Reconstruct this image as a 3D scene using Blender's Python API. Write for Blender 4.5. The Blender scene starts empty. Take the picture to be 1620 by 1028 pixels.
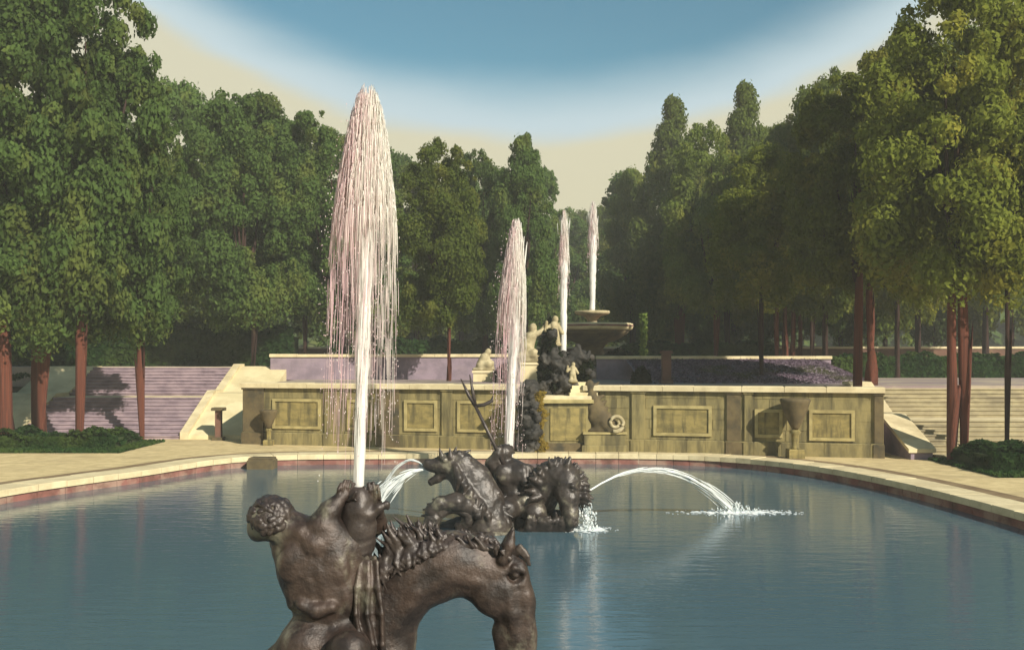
import bpy, math, random
import numpy as np
import openvdb as vdb
from mathutils import Vector

R = math.radians
rnd = random.Random(7)
npr = np.random.default_rng(11)
scn = bpy.context.scene
COL = scn.collection
CAMZ, F, HY = 4.2, 1600.0, 560.0      # eye height, focal length and horizon row of the photograph


def at(px, py, Y):
    """a point of the photograph at depth Y, in metres"""
    return ((px - 810) / F * Y, Y, CAMZ - (py - HY) / F * Y)


# ------------------------------------------------------------------ camera, sky, sun
cam_data = bpy.data.cameras.new('camera')
cam = bpy.data.objects.new('camera', cam_data)
COL.objects.link(cam)
cam.location = (0, 0, CAMZ)
cam.rotation_euler = (R(90), 0, 0)
cam_data.sensor_width = 36
cam_data.lens = 36 * F / 1620
cam_data.shift_y = (HY - 514) / 1620
cam_data.clip_end = 3000
scn.camera = cam

SUN_DIR = Vector((0.57, -0.69, 0.54)).normalized()     # towards the sun
SUN_EL = math.asin(SUN_DIR.z)
SUN_AZ = math.atan2(SUN_DIR.x, SUN_DIR.y)

world = bpy.data.worlds.new('World')
scn.world = world
world.use_nodes = True
wt = world.node_tree
wt.nodes.clear()


def wn(kind, **kw):
    n = wt.nodes.new(kind)
    for k, v in kw.items():
        setattr(n, k, v)
    return n


def wmath(op, a, b=None, clamp=False):
    n = wn('ShaderNodeMath', operation=op, use_clamp=clamp)
    for i, v in enumerate((a, b)):
        if v is None:
            continue
        if isinstance(v, (int, float)):
            n.inputs[i].default_value = v
        else:
            wt.links.new(v, n.inputs[i])
    return n.outputs[0]


w_out = wn('ShaderNodeOutputWorld')
w_bg = wn('ShaderNodeBackground')
w_bg.inputs['Strength'].default_value = 0.10
w_sky = wn('ShaderNodeTexSky', sky_type='NISHITA')
w_sky.sun_disc = False
w_sky.sun_elevation = SUN_EL
w_sky.sun_rotation = SUN_AZ
w_sky.altitude = 300
w_sky.air_density = 1.0
w_sky.dust_density = 0.6
w_sky.ozone_density = 3.0
w_tc = wn('ShaderNodeTexCoord')
w_sep = wn('ShaderNodeSeparateXYZ')
wt.links.new(w_tc.outputs['Generated'], w_sep.inputs[0])
wx, wy, wz = w_sep.outputs
# warm haze veil along the horizon, higher to the sides; the clear blue opens above it
hx = wmath('SUBTRACT', wx, wmath('MULTIPLY', wy, 0.025))
hor2 = wmath('ADD', wmath('MULTIPLY', wx, wx), wmath('MULTIPLY', wy, wy))
side = wmath('MINIMUM', wmath('DIVIDE', wmath('MULTIPLY', hx, hx), wmath('MAXIMUM', hor2, 0.001)), 0.30)
w_noise = wn('ShaderNodeTexNoise')
w_noise.inputs['Scale'].default_value = 5.0
w_noise.inputs['Detail'].default_value = 4.0
w_map = wn('ShaderNodeMapping')
w_map.inputs['Scale'].default_value = (1.0, 1.0, 3.5)
wt.links.new(w_tc.outputs['Generated'], w_map.inputs[0])
wt.links.new(w_map.outputs[0], w_noise.inputs['Vector'])
edge = wmath('ADD', wmath('MULTIPLY', side, 0.72), 0.220)
edge = wmath('ADD', edge, wmath('MULTIPLY', wmath('SUBTRACT', w_noise.outputs[0], 0.5), 0.03))
f = wmath('SUBTRACT', wz, edge)
def wsmooth(v, a, z):
    n_ = wn('ShaderNodeMapRange', interpolation_type='SMOOTHSTEP')
    n_.inputs['From Min'].default_value = a
    n_.inputs['From Max'].default_value = z
    wt.links.new(v, n_.inputs['Value'])
    return n_.outputs[0]


tint = wn('ShaderNodeMix', data_type='RGBA', blend_type='MULTIPLY')
tint.inputs['Factor'].default_value = 1.0
wt.links.new(w_sky.outputs[0], tint.inputs['A'])
tint.inputs['B'].default_value = (0.47, 0.70, 0.575, 1)
veil = wn('ShaderNodeValToRGB')
veil.color_ramp.elements[0].position = 0.0
veil.color_ramp.elements[0].color = (0.66, 0.60, 0.38, 1)
veil.color_ramp.elements[1].position = 1.0
veil.color_ramp.elements[1].color = (0.62, 0.60, 0.46, 1)
wt.links.new(wmath('MULTIPLY', wz, 3.0), veil.inputs[0])
veilx = wn('ShaderNodeVectorMath', operation='SCALE')
veilx.inputs['Scale'].default_value = 6.9
wt.links.new(veil.outputs[0], veilx.inputs[0])
w_edge = wn('ShaderNodeMix', data_type='RGBA')           # the veil thins to a pale blue-white edge ...
wt.links.new(wsmooth(f, -0.026, -0.002), w_edge.inputs['Factor'])
wt.links.new(veilx.outputs[0], w_edge.inputs['A'])
w_edge.inputs['B'].default_value = (3.5, 4.3, 4.6, 1)
w_mix = wn('ShaderNodeMix', data_type='RGBA')            # ... and opens to clear sky
wt.links.new(wsmooth(f, -0.008, 0.058), w_mix.inputs['Factor'])
wt.links.new(w_edge.outputs['Result'], w_mix.inputs['A'])
wt.links.new(tint.outputs['Result'], w_mix.inputs['B'])
wt.links.new(w_mix.outputs['Result'], w_bg.inputs['Color'])
wt.links.new(w_bg.outputs[0], w_out.inputs[0])

sun_data = bpy.data.lights.new('sun', 'SUN')
sun_data.energy = 4.2
sun_data.angle = R(0.6)
sun_data.color = (1.0, 0.93, 0.80)
sun = bpy.data.objects.new('sun', sun_data)
COL.objects.link(sun)
sun.location = (60, -50, 90)
sun.rotation_euler = SUN_DIR.to_track_quat('Z', 'Y').to_euler()

scn.view_settings.view_transform = 'Standard'
scn.view_settings.look = 'None'
scn.view_settings.exposure = 0.72
scn.view_settings.gamma = 1.0
scn.view_settings.use_curve_mapping = False


# ------------------------------------------------------------------ materials
def material(name, c1, c2=None, scale=3.0, detail=6.0, rough=0.8, bump=0.2, bump_scale=25.0, stretch=(1, 1, 1),
             metallic=0.0, spec=0.3, lo=0.35, hi=0.65, c3=None, scale3=0.6, stretch3=(1, 1, 1), lo3=0.5, hi3=0.72, fac3=1.0,
             bump_dist=0.02):
    m = bpy.data.materials.new(name)
    m.use_nodes = True
    t = m.node_tree
    b = t.nodes['Principled BSDF']
    b.inputs['Roughness'].default_value = rough
    b.inputs['Metallic'].default_value = metallic
    b.inputs['Specular IOR Level'].default_value = spec
    tc = t.nodes.new('ShaderNodeTexCoord')

    def noise(sc, st, det):
        mp = t.nodes.new('ShaderNodeMapping')
        mp.inputs['Scale'].default_value = st
        t.links.new(tc.outputs['Object'], mp.inputs[0])
        n = t.nodes.new('ShaderNodeTexNoise')
        n.inputs['Scale'].default_value = sc
        n.inputs['Detail'].default_value = det
        n.inputs['Roughness'].default_value = 0.62
        t.links.new(mp.outputs[0], n.inputs['Vector'])
        return n.outputs[0]

    def rng(v, a, z):
        r = t.nodes.new('ShaderNodeMapRange')
        r.interpolation_type = 'SMOOTHSTEP'
        r.inputs['From Min'].default_value = a
        r.inputs['From Max'].default_value = z
        t.links.new(v, r.inputs['Value'])
        return r.outputs[0]

    c2 = c2 or c1
    mx = t.nodes.new('ShaderNodeMix')
    mx.data_type = 'RGBA'
    mx.inputs['A'].default_value = (*c1, 1)
    mx.inputs['B'].default_value = (*c2, 1)
    t.links.new(rng(noise(scale, stretch, detail), lo, hi), mx.inputs['Factor'])
    col = mx.outputs['Result']
    if c3:
        m3 = t.nodes.new('ShaderNodeMix')
        m3.data_type = 'RGBA'
        t.links.new(col, m3.inputs['A'])
        m3.inputs['B'].default_value = (*c3, 1)
        ml = t.nodes.new('ShaderNodeMath')
        ml.operation = 'MULTIPLY'
        ml.inputs[1].default_value = fac3
        t.links.new(rng(noise(scale3, stretch3, 5), lo3, hi3), ml.inputs[0])
        t.links.new(ml.outputs[0], m3.inputs['Factor'])
        col = m3.outputs['Result']
    t.links.new(col, b.inputs['Base Color'])
    if bump:
        bp = t.nodes.new('ShaderNodeBump')
        bp.inputs['Strength'].default_value = bump
        bp.inputs['Distance'].default_value = bump_dist
        t.links.new(noise(bump_scale, (1, 1, 1), 6), bp.inputs['Height'])
        t.links.new(bp.outputs[0], b.inputs['Normal'])
    return m


M = {}
M['path'] = material('sandy_path', (0.64, 0.51, 0.27), (0.50, 0.39, 0.195), 2.4, detail=10, rough=0.95, bump=0.6, bump_scale=14,
                     c3=(0.38, 0.29, 0.155), scale3=0.45, stretch3=(1, 2.2, 1), lo3=.46, hi3=.70, fac3=0.6)
M['terrace'] = material('terrace_gravel', (0.40, 0.33, 0.24), (0.26, 0.20, 0.20), 0.5, rough=0.95, bump=0.3, bump_scale=9,
                        c3=(0.20, 0.15, 0.17), scale3=0.2, fac3=0.8)
M['bank'] = material('violet_bank', (0.17, 0.13, 0.16), (0.26, 0.205, 0.23), 1.6, rough=0.95, bump=0.5, bump_scale=7)
M['coping'] = material('pale_coping_stone', (0.68, 0.58, 0.36), (0.54, 0.45, 0.27), 1.5, rough=0.85, bump=0.25, bump_scale=20,
                       c3=(0.34, 0.27, 0.15), scale3=0.9, fac3=0.5)
M['redstone'] = material('red_waterline_stone', (0.26, 0.105, 0.085), (0.13, 0.060, 0.045), 1.3, rough=0.75, bump=0.3,
                         c3=(0.36, 0.24, 0.18), scale3=0.8, lo3=.45, hi3=.62, fac3=0.8)
M['wall'] = material('mossy_ochre_stone', (0.275, 0.225, 0.095), (0.165, 0.138, 0.062), 1.4, rough=0.9, bump=0.45, bump_scale=9,
                     stretch=(1.6, 1.6, 0.5), c3=(0.060, 0.052, 0.028), scale3=1.1, stretch3=(2.6, 2.6, 0.30), lo3=0.44, hi3=0.66,
                     fac3=0.75)
M['panel'] = material('pale_panel_stone', (0.30, 0.235, 0.085), (0.18, 0.145, 0.055), 1.8, rough=0.9, bump=0.45, bump_scale=12,
                      stretch=(1, 1, 2.0), c3=(0.075, 0.065, 0.032), scale3=1.6, stretch3=(2.4, 2.4, 0.4), lo3=0.46, hi3=0.68, fac3=0.9)
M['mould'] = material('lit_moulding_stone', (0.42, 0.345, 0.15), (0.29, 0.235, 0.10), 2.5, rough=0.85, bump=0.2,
                      c3=(0.2, 0.165, 0.07), scale3=1.5, fac3=0.5)  # brighter copy of the wall stone, light on the relief put into its colour
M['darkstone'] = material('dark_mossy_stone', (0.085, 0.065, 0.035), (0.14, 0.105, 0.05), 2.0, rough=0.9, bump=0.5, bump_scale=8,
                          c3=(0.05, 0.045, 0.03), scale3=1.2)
M['violet'] = material('violet_grey_stone', (0.27, 0.21, 0.25), (0.19, 0.15, 0.18), 1.4, rough=0.9, bump=0.35, bump_scale=10,
                       c3=(0.28, 0.22, 0.24), scale3=0.9, stretch3=(1, 1, 3), fac3=0.7)
M['tread'] = material('violet_step_stone', (0.33, 0.25, 0.27), (0.22, 0.165, 0.19), 1.6, rough=0.9, bump=0.3, bump_scale=14,
                      c3=(0.14, 0.10, 0.12), scale3=0.7, fac3=0.7)
M['steplight'] = material('pale_step_stone', (0.40, 0.34, 0.20), (0.30, 0.25, 0.15), 1.6, rough=0.9, bump=0.3, bump_scale=14,
                          c3=(0.18, 0.15, 0.1), scale3=0.7, fac3=0.7)
M['cream'] = material('cream_plaster_stone', (0.70, 0.60, 0.36), (0.58, 0.49, 0.28), 0.9, rough=0.9, bump=0.2,
                      c3=(0.46, 0.37, 0.2), scale3=0.7, stretch3=(1, 1, .5), fac3=0.6)
M['statue'] = material('pale_statue_stone', (0.48, 0.41, 0.25), (0.30, 0.25, 0.14), 3.0, rough=0.85, bump=0.3,
                       c3=(0.25, 0.2, 0.1), scale3=2.0, fac3=0.7)
M['maroon'] = material('maroon_brick_stone', (0.17, 0.085, 0.06), (0.12, 0.07, 0.045), 1.5, rough=0.9, bump=0.4,
                       c3=(0.24, 0.16, 0.09), scale3=0.8, fac3=0.6)
M['bronze'] = material('weathered_highlit_bronze', (0.018, 0.012, 0.010), (0.066, 0.043, 0.033), 4.5, rough=0.48, bump=0.6, bump_scale=34,
                       metallic=0.25, spec=0.6, c3=(0.28, 0.265, 0.19), scale3=3.4, stretch3=(1, 1, 0.6), lo3=0.53, hi3=0.70, fac3=0.65,  # cream patches: patina, with highlights also put into the colour
                       bump_dist=0.012)
M['bronze_dark'] = material('blackened_bronze', (0.030, 0.022, 0.020), (0.060, 0.045, 0.038), 5.0, rough=0.45, bump=0.45, bump_scale=30,
                            metallic=0.25, spec=0.6, c3=(0.13, 0.11, 0.085), scale3=9.0, lo3=0.56, hi3=0.80, fac3=0.4, bump_dist=0.012)
M['bronze_far'] = material('weathered_highlit_lead', (0.022, 0.017, 0.015), (0.055, 0.042, 0.034), 2.2, rough=0.42, bump=0.5, bump_scale=7,
                           metallic=0.2, spec=0.6, c3=(0.34, 0.31, 0.22), scale3=1.9, lo3=0.56, hi3=0.74, fac3=0.75, bump_dist=0.04)  # cream patches put the figures' streaky highlights into the dark metal
M['rock'] = material('dark_wet_rock', (0.018, 0.017, 0.015), (0.050, 0.044, 0.036), 1.7, rough=0.7, bump=0.7, bump_scale=5, bump_dist=0.05,
                     c3=(0.24, 0.22, 0.17), scale3=1.4, lo3=0.58, hi3=0.74, fac3=0.7)
M['bark'] = material('red_brown_bark', (0.135, 0.040, 0.022), (0.060, 0.022, 0.015), 2.2, rough=0.95, bump=0.9, bump_scale=7,
                     stretch=(5, 5, 0.6), c3=(0.24, 0.10, 0.05), scale3=2.0, stretch3=(4, 4, .4), lo3=0.56, hi3=0.75, fac3=0.6)
M['bark_dark'] = material('dark_brown_bark', (0.050, 0.024, 0.017), (0.025, 0.014, 0.011), 2.2, rough=0.95, bump=0.9, bump_scale=7,
                          stretch=(5, 5, 0.6))
M['soil'] = material('brown_soil', (0.16, 0.105, 0.055), (0.24, 0.17, 0.09), 1.2, rough=1.0, bump=0.5)
M['grass_soil'] = material('grass_soil', (0.035, 0.06, 0.02), (0.05, 0.07, 0.025), 2, rough=1.0, bump=0.5)


def leaf_material(name, dark, light, warm, trans=0.55, warm_at=(0.50, 0.70)):
    m = bpy.data.materials.new(name)
    m.use_nodes = True
    t = m.node_tree
    t.nodes.clear()
    out = t.nodes.new('ShaderNodeOutputMaterial')
    at_ = t.nodes.new('ShaderNodeAttribute')
    at_.attribute_name = 'tint'
    oi = t.nodes.new('ShaderNodeObjectInfo')
    tc = t.nodes.new('ShaderNodeTexCoord')
    nz = t.nodes.new('ShaderNodeTexNoise')
    nz.inputs['Scale'].default_value = 0.42
    nz.inputs['Detail'].default_value = 3
    t.links.new(tc.outputs['Object'], nz.inputs['Vector'])
    mx = t.nodes.new('ShaderNodeMix')
    mx.data_type = 'RGBA'
    mx.inputs['A'].default_value = (*dark, 1)
    mx.inputs['B'].default_value = (*light, 1)
    t.links.new(at_.outputs['Fac'], mx.inputs['Factor'])
    mr = t.nodes.new('ShaderNodeMapRange')
    mr.interpolation_type = 'SMOOTHSTEP'
    mr.inputs['From Min'].default_value = warm_at[0]
    mr.inputs['From Max'].default_value = warm_at[1]
    t.links.new(nz.outputs[0], mr.inputs['Value'])
    m2 = t.nodes.new('ShaderNodeMix')
    m2.data_type = 'RGBA'
    t.links.new(mr.outputs[0], m2.inputs['Factor'])
    t.links.new(mx.outputs['Result'], m2.inputs['A'])
    m2.inputs['B'].default_value = (*warm, 1)
    hs = t.nodes.new('ShaderNodeHueSaturation')
    v = t.nodes.new('ShaderNodeMapRange')
    v.inputs['To Min'].default_value = 0.78
    v.inputs['To Max'].default_value = 1.22
    t.links.new(oi.outputs['Random'], v.inputs['Value'])
    t.links.new(v.outputs[0], hs.inputs['Value'])
    t.links.new(m2.outputs['Result'], hs.inputs['Color'])
    d = t.nodes.new('ShaderNodeBsdfDiffuse')
    tr = t.nodes.new('ShaderNodeBsdfTranslucent')
    t.links.new(hs.outputs[0], d.inputs[0])
    t.links.new(hs.outputs[0], tr.inputs[0])
    ms = t.nodes.new('ShaderNodeMixShader')
    ms.inputs[0].default_value = trans
    t.links.new(d.outputs[0], ms.inputs[1])
    t.links.new(tr.outputs[0], ms.inputs[2])
    t.links.new(ms.outputs[0], out.inputs[0])
    return m


M['leaf_deep'] = leaf_material('deep_green_leaves', (0.086, 0.142, 0.040), (0.124, 0.194, 0.052), (0.180, 0.22, 0.056))
M['leaf_mid'] = leaf_material('mid_green_leaves', (0.112, 0.155, 0.034), (0.165, 0.210, 0.046), (0.23, 0.245, 0.052))
M['leaf_olive'] = leaf_material('olive_green_leaves', (0.138, 0.168, 0.028), (0.205, 0.235, 0.042), (0.30, 0.285, 0.050))
M['leaf_hedge'] = leaf_material('hedge_leaves', (0.022, 0.056, 0.018), (0.055, 0.11, 0.030), (0.08, 0.125, 0.03))
M['leaf_yellow'] = leaf_material('yellow_vine_leaves', (0.22, 0.155, 0.03), (0.40, 0.29, 0.06), (0.14, 0.12, 0.035))
M['leaf_dark'] = leaf_material('dark_shrub_leaves', (0.014, 0.022, 0.012), (0.035, 0.045, 0.022), (0.08, 0.08, 0.04))
M['leaf_pale'] = leaf_material('pale_sapling_leaves', (0.16, 0.24, 0.05), (0.26, 0.34, 0.08), (0.3, 0.36, 0.1))


def spray_material(name, c_lo, c_hi, clear=0.0):
    m = bpy.data.materials.new(name)
    m.use_nodes = True
    t = m.node_tree
    t.nodes.clear()
    out = t.nodes.new('ShaderNodeOutputMaterial')
    a = t.nodes.new('ShaderNodeAttribute')
    a.attribute_name = 'tint'
    mx = t.nodes.new('ShaderNodeMix')
    mx.data_type = 'RGBA'
    mx.inputs['A'].default_value = (*c_lo, 1)
    mx.inputs['B'].default_value = (*c_hi, 1)
    t.links.new(a.outputs['Fac'], mx.inputs['Factor'])
    d = t.nodes.new('ShaderNodeBsdfDiffuse')
    tr = t.nodes.new('ShaderNodeBsdfTranslucent')
    g = t.nodes.new('ShaderNodeBsdfGlossy')
    g.inputs['Roughness'].default_value = 0.25
    t.links.new(mx.outputs['Result'], d.inputs[0])
    t.links.new(mx.outputs['Result'], tr.inputs[0])
    m1 = t.nodes.new('ShaderNodeMixShader')
    m1.inputs[0].default_value = 0.32
    t.links.new(d.outputs[0], m1.inputs[1])
    t.links.new(tr.outputs[0], m1.inputs[2])
    m2 = t.nodes.new('ShaderNodeMixShader')
    m2.inputs[0].default_value = 0.10
    t.links.new(m1.outputs[0], m2.inputs[1])
    t.links.new(g.outputs[0], m2.inputs[2])
    tp = t.nodes.new('ShaderNodeBsdfTransparent')
    m3 = t.nodes.new('ShaderNodeMixShader')
    m3.inputs[0].default_value = clear
    t.links.new(m2.outputs[0], m3.inputs[1])
    t.links.new(tp.outputs[0], m3.inputs[2])
    t.links.new(m3.outputs[0], out.inputs[0])
    return m


M['spray_core'] = spray_material('bright_aerated_water', (0.97, 0.93, 0.90), (0.99, 0.97, 0.92), 0.04)
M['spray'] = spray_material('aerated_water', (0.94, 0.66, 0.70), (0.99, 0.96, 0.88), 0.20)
M['foam'] = spray_material('white_foam', (0.80, 0.88, 0.90), (0.95, 0.96, 0.93))

mw = bpy.data.materials.new('pool_water')
mw.use_nodes = True
t = mw.node_tree
b = t.nodes['Principled BSDF']
b.inputs['Base Color'].default_value = (0.068, 0.125, 0.155, 1)
b.inputs['Roughness'].default_value = 0.06
b.inputs['IOR'].default_value = 1.42
tc = t.nodes.new('ShaderNodeTexCoord')
mp = t.nodes.new('ShaderNodeMapping')
mp.inputs['Scale'].default_value = (0.7, 2.2, 1)
nz = t.nodes.new('ShaderNodeTexNoise')
nz.inputs['Scale'].default_value = 1.6
nz.inputs['Detail'].default_value = 5
nz.inputs['Roughness'].default_value = 0.55
t.links.new(tc.outputs['Object'], mp.inputs[0])
t.links.new(mp.outputs[0], nz.inputs['Vector'])
bp = t.nodes.new('ShaderNodeBump')
bp.inputs['Strength'].default_value = 0.24
bp.inputs['Distance'].default_value = 0.05
t.links.new(nz.outputs[0], bp.inputs['Height'])
t.links.new(bp.outputs[0], b.inputs['Normal'])
M['water'] = mw


# ------------------------------------------------------------------ object helpers
def link(name, me, parent=None, loc=(0, 0, 0), rz=0.0, scale=None):
    o = bpy.data.objects.new(name, me)
    COL.objects.link(o)
    o.location = loc
    o.rotation_euler = (0, 0, rz)
    if scale:
        o.scale = scale
    if parent is not None:
        o.parent = parent
    return o


def tag(o, label=None, cat=None, group=None, kind=None):
    for k, v in (('label', label), ('category', cat), ('group', group), ('kind', kind)):
        if v:
            o[k] = v
    return o


def thing(name, label, cat, loc=(0, 0, 0), rz=0.0, group=None):
    return tag(link(name, None, None, loc, rz), label, cat, group)


def mesh(name, verts, faces, mat, smooth=False, tint=None):
    me = bpy.data.meshes.new(name)
    me.from_pydata([tuple(map(float, v)) for v in verts], [], [tuple(map(int, f_)) for f_ in faces])
    me.materials.append(mat)
    if smooth:
        me.polygons.foreach_set('use_smooth', [True] * len(me.polygons))
    if tint is not None:
        a = me.attributes.new('tint', 'FLOAT', 'POINT')
        a.data.foreach_set('value', np.asarray(tint, np.float32))
    me.update()
    return me


class MB:
    """collects shapes into one mesh"""

    def __init__(self):
        self.v, self.f, self.t = [], [], []

    def add(self, vs, fs, tint=0.5):
        o = len(self.v)
        self.v += [tuple(v) for v in vs]
        self.f += [tuple(i + o for i in f_) for f_ in fs]
        self.t += [tint] * len(vs)

    def box(self, x0, x1, y0, y1, z0, z1, bev=0.0):
        if bev <= 0:
            v = [(x, y, z) for z in (z0, z1) for x, y in ((x0, y0), (x1, y0), (x1, y1), (x0, y1))]
            self.add(v, [(3, 2, 1, 0), (4, 5, 6, 7), (0, 1, 5, 4), (1, 2, 6, 5), (2, 3, 7, 6), (3, 0, 4, 7)])
            return
        q = bev
        rings = [(z0, 0), (z1 - q, 0), (z1, q)]
        v = []
        for z, i in rings:
            v += [(x0 + i, y0 + i, z), (x1 - i, y0 + i, z), (x1 - i, y1 - i, z), (x0 + i, y1 - i, z)]
        fs = [(3, 2, 1, 0), (8, 9, 10, 11)]
        for k in (0, 4):
            for i in range(4):
                j = (i + 1) % 4
                fs.append((k + i, k + j, k + 4 + j, k + 4 + i))
        self.add(v, fs)

    def prism(self, poly, z0, z1, poly_top=None):
        n = len(poly)
        top = poly_top or poly
        v = [(x, y, z0) for x, y in poly] + [(x, y, z1) for x, y in top]
        self.add(v, [tuple(range(n - 1, -1, -1)), tuple(range(n, 2 * n))] +
                 [(i, (i + 1) % n, n + (i + 1) % n, n + i) for i in range(n)])

    def tube(self, pts, radii, sides=8, tint=0.5, cap=True):
        pts = [Vector(p) for p in pts]
        o = len(self.v)
        n = len(pts)
        ref = Vector((0.13, 0.31, 0.94))
        for i, p in enumerate(pts):
            d = (pts[min(i + 1, n - 1)] - pts[max(i - 1, 0)])
            d = d.normalized() if d.length > 1e-9 else Vector((0, 0, 1))
            a = d.cross(ref if abs(d.dot(ref)) < 0.93 else Vector((1, 0, 0))).normalized()
            c = d.cross(a)
            for k in range(sides):
                w = 2 * math.pi * k / sides
                self.v.append(tuple(p + (a * math.cos(w) + c * math.sin(w)) * radii[i]))
                self.t.append(tint)
        for i in range(n - 1):
            for k in range(sides):
                j = (k + 1) % sides
                self.f.append((o + i * sides + k, o + i * sides + j, o + (i + 1) * sides + j, o + (i + 1) * sides + k))
        if cap:
            self.f.append(tuple(o + k for k in range(sides - 1, -1, -1)))
            self.f.append(tuple(o + (n - 1) * sides + k for k in range(sides)))

    def lathe(self, prof, cx=0, cy=0, seg=28):
        o = len(self.v)
        for r_, z in prof:
            for k in range(seg):
                w = 2 * math.pi * k / seg
                self.v.append((cx + r_ * math.cos(w), cy + r_ * math.sin(w), z))
                self.t.append(0.5)
        for i in range(len(prof) - 1):
            for k in range(seg):
                j = (k + 1) % seg
                self.f.append((o + i * seg + k, o + i * seg + j, o + (i + 1) * seg + j, o + (i + 1) * seg + k))
        self.f.append(tuple(o + k for k in range(seg - 1, -1, -1)))
        self.f.append(tuple(o + (len(prof) - 1) * seg + k for k in range(seg)))

    def build(self, name, mat, parent=None, smooth=False, **kw):
        return link(name, mesh(name, self.v, self.f, mat, smooth, self.t), parent, **kw)


def part_box(name, mat, parent, *a, bev=0.0):
    m_ = MB()
    m_.box(*a, bev=bev)
    return m_.build(name, mat, parent)


# ------------------------------------------------------------------ sculpting with distance fields
def vnoise(X, Y, Z, sc, seed):
    g = np.random.default_rng(seed).random((32, 32, 32), dtype=np.float32)
    out = []
    for c in (X, Y, Z):
        c = np.broadcast_to(c * sc + 1000.37, np.broadcast(X, Y, Z).shape)
        i = np.floor(c).astype(np.int32)
        w = (c - i).astype(np.float32)
        out.append((i & 31, (i + 1) & 31, w * w * (3 - 2 * w)))
    (x0, x1, u), (y0, y1, v), (z0, z1, w) = out
    a = g[x0, y0, z0] * (1 - u) + g[x1, y0, z0] * u
    b_ = g[x0, y1, z0] * (1 - u) + g[x1, y1, z0] * u
    c = g[x0, y0, z1] * (1 - u) + g[x1, y0, z1] * u
    d = g[x0, y1, z1] * (1 - u) + g[x1, y1, z1] * u
    return (a * (1 - v) + b_ * v) * (1 - w) + (c * (1 - v) + d * v) * w - 0.5


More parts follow.
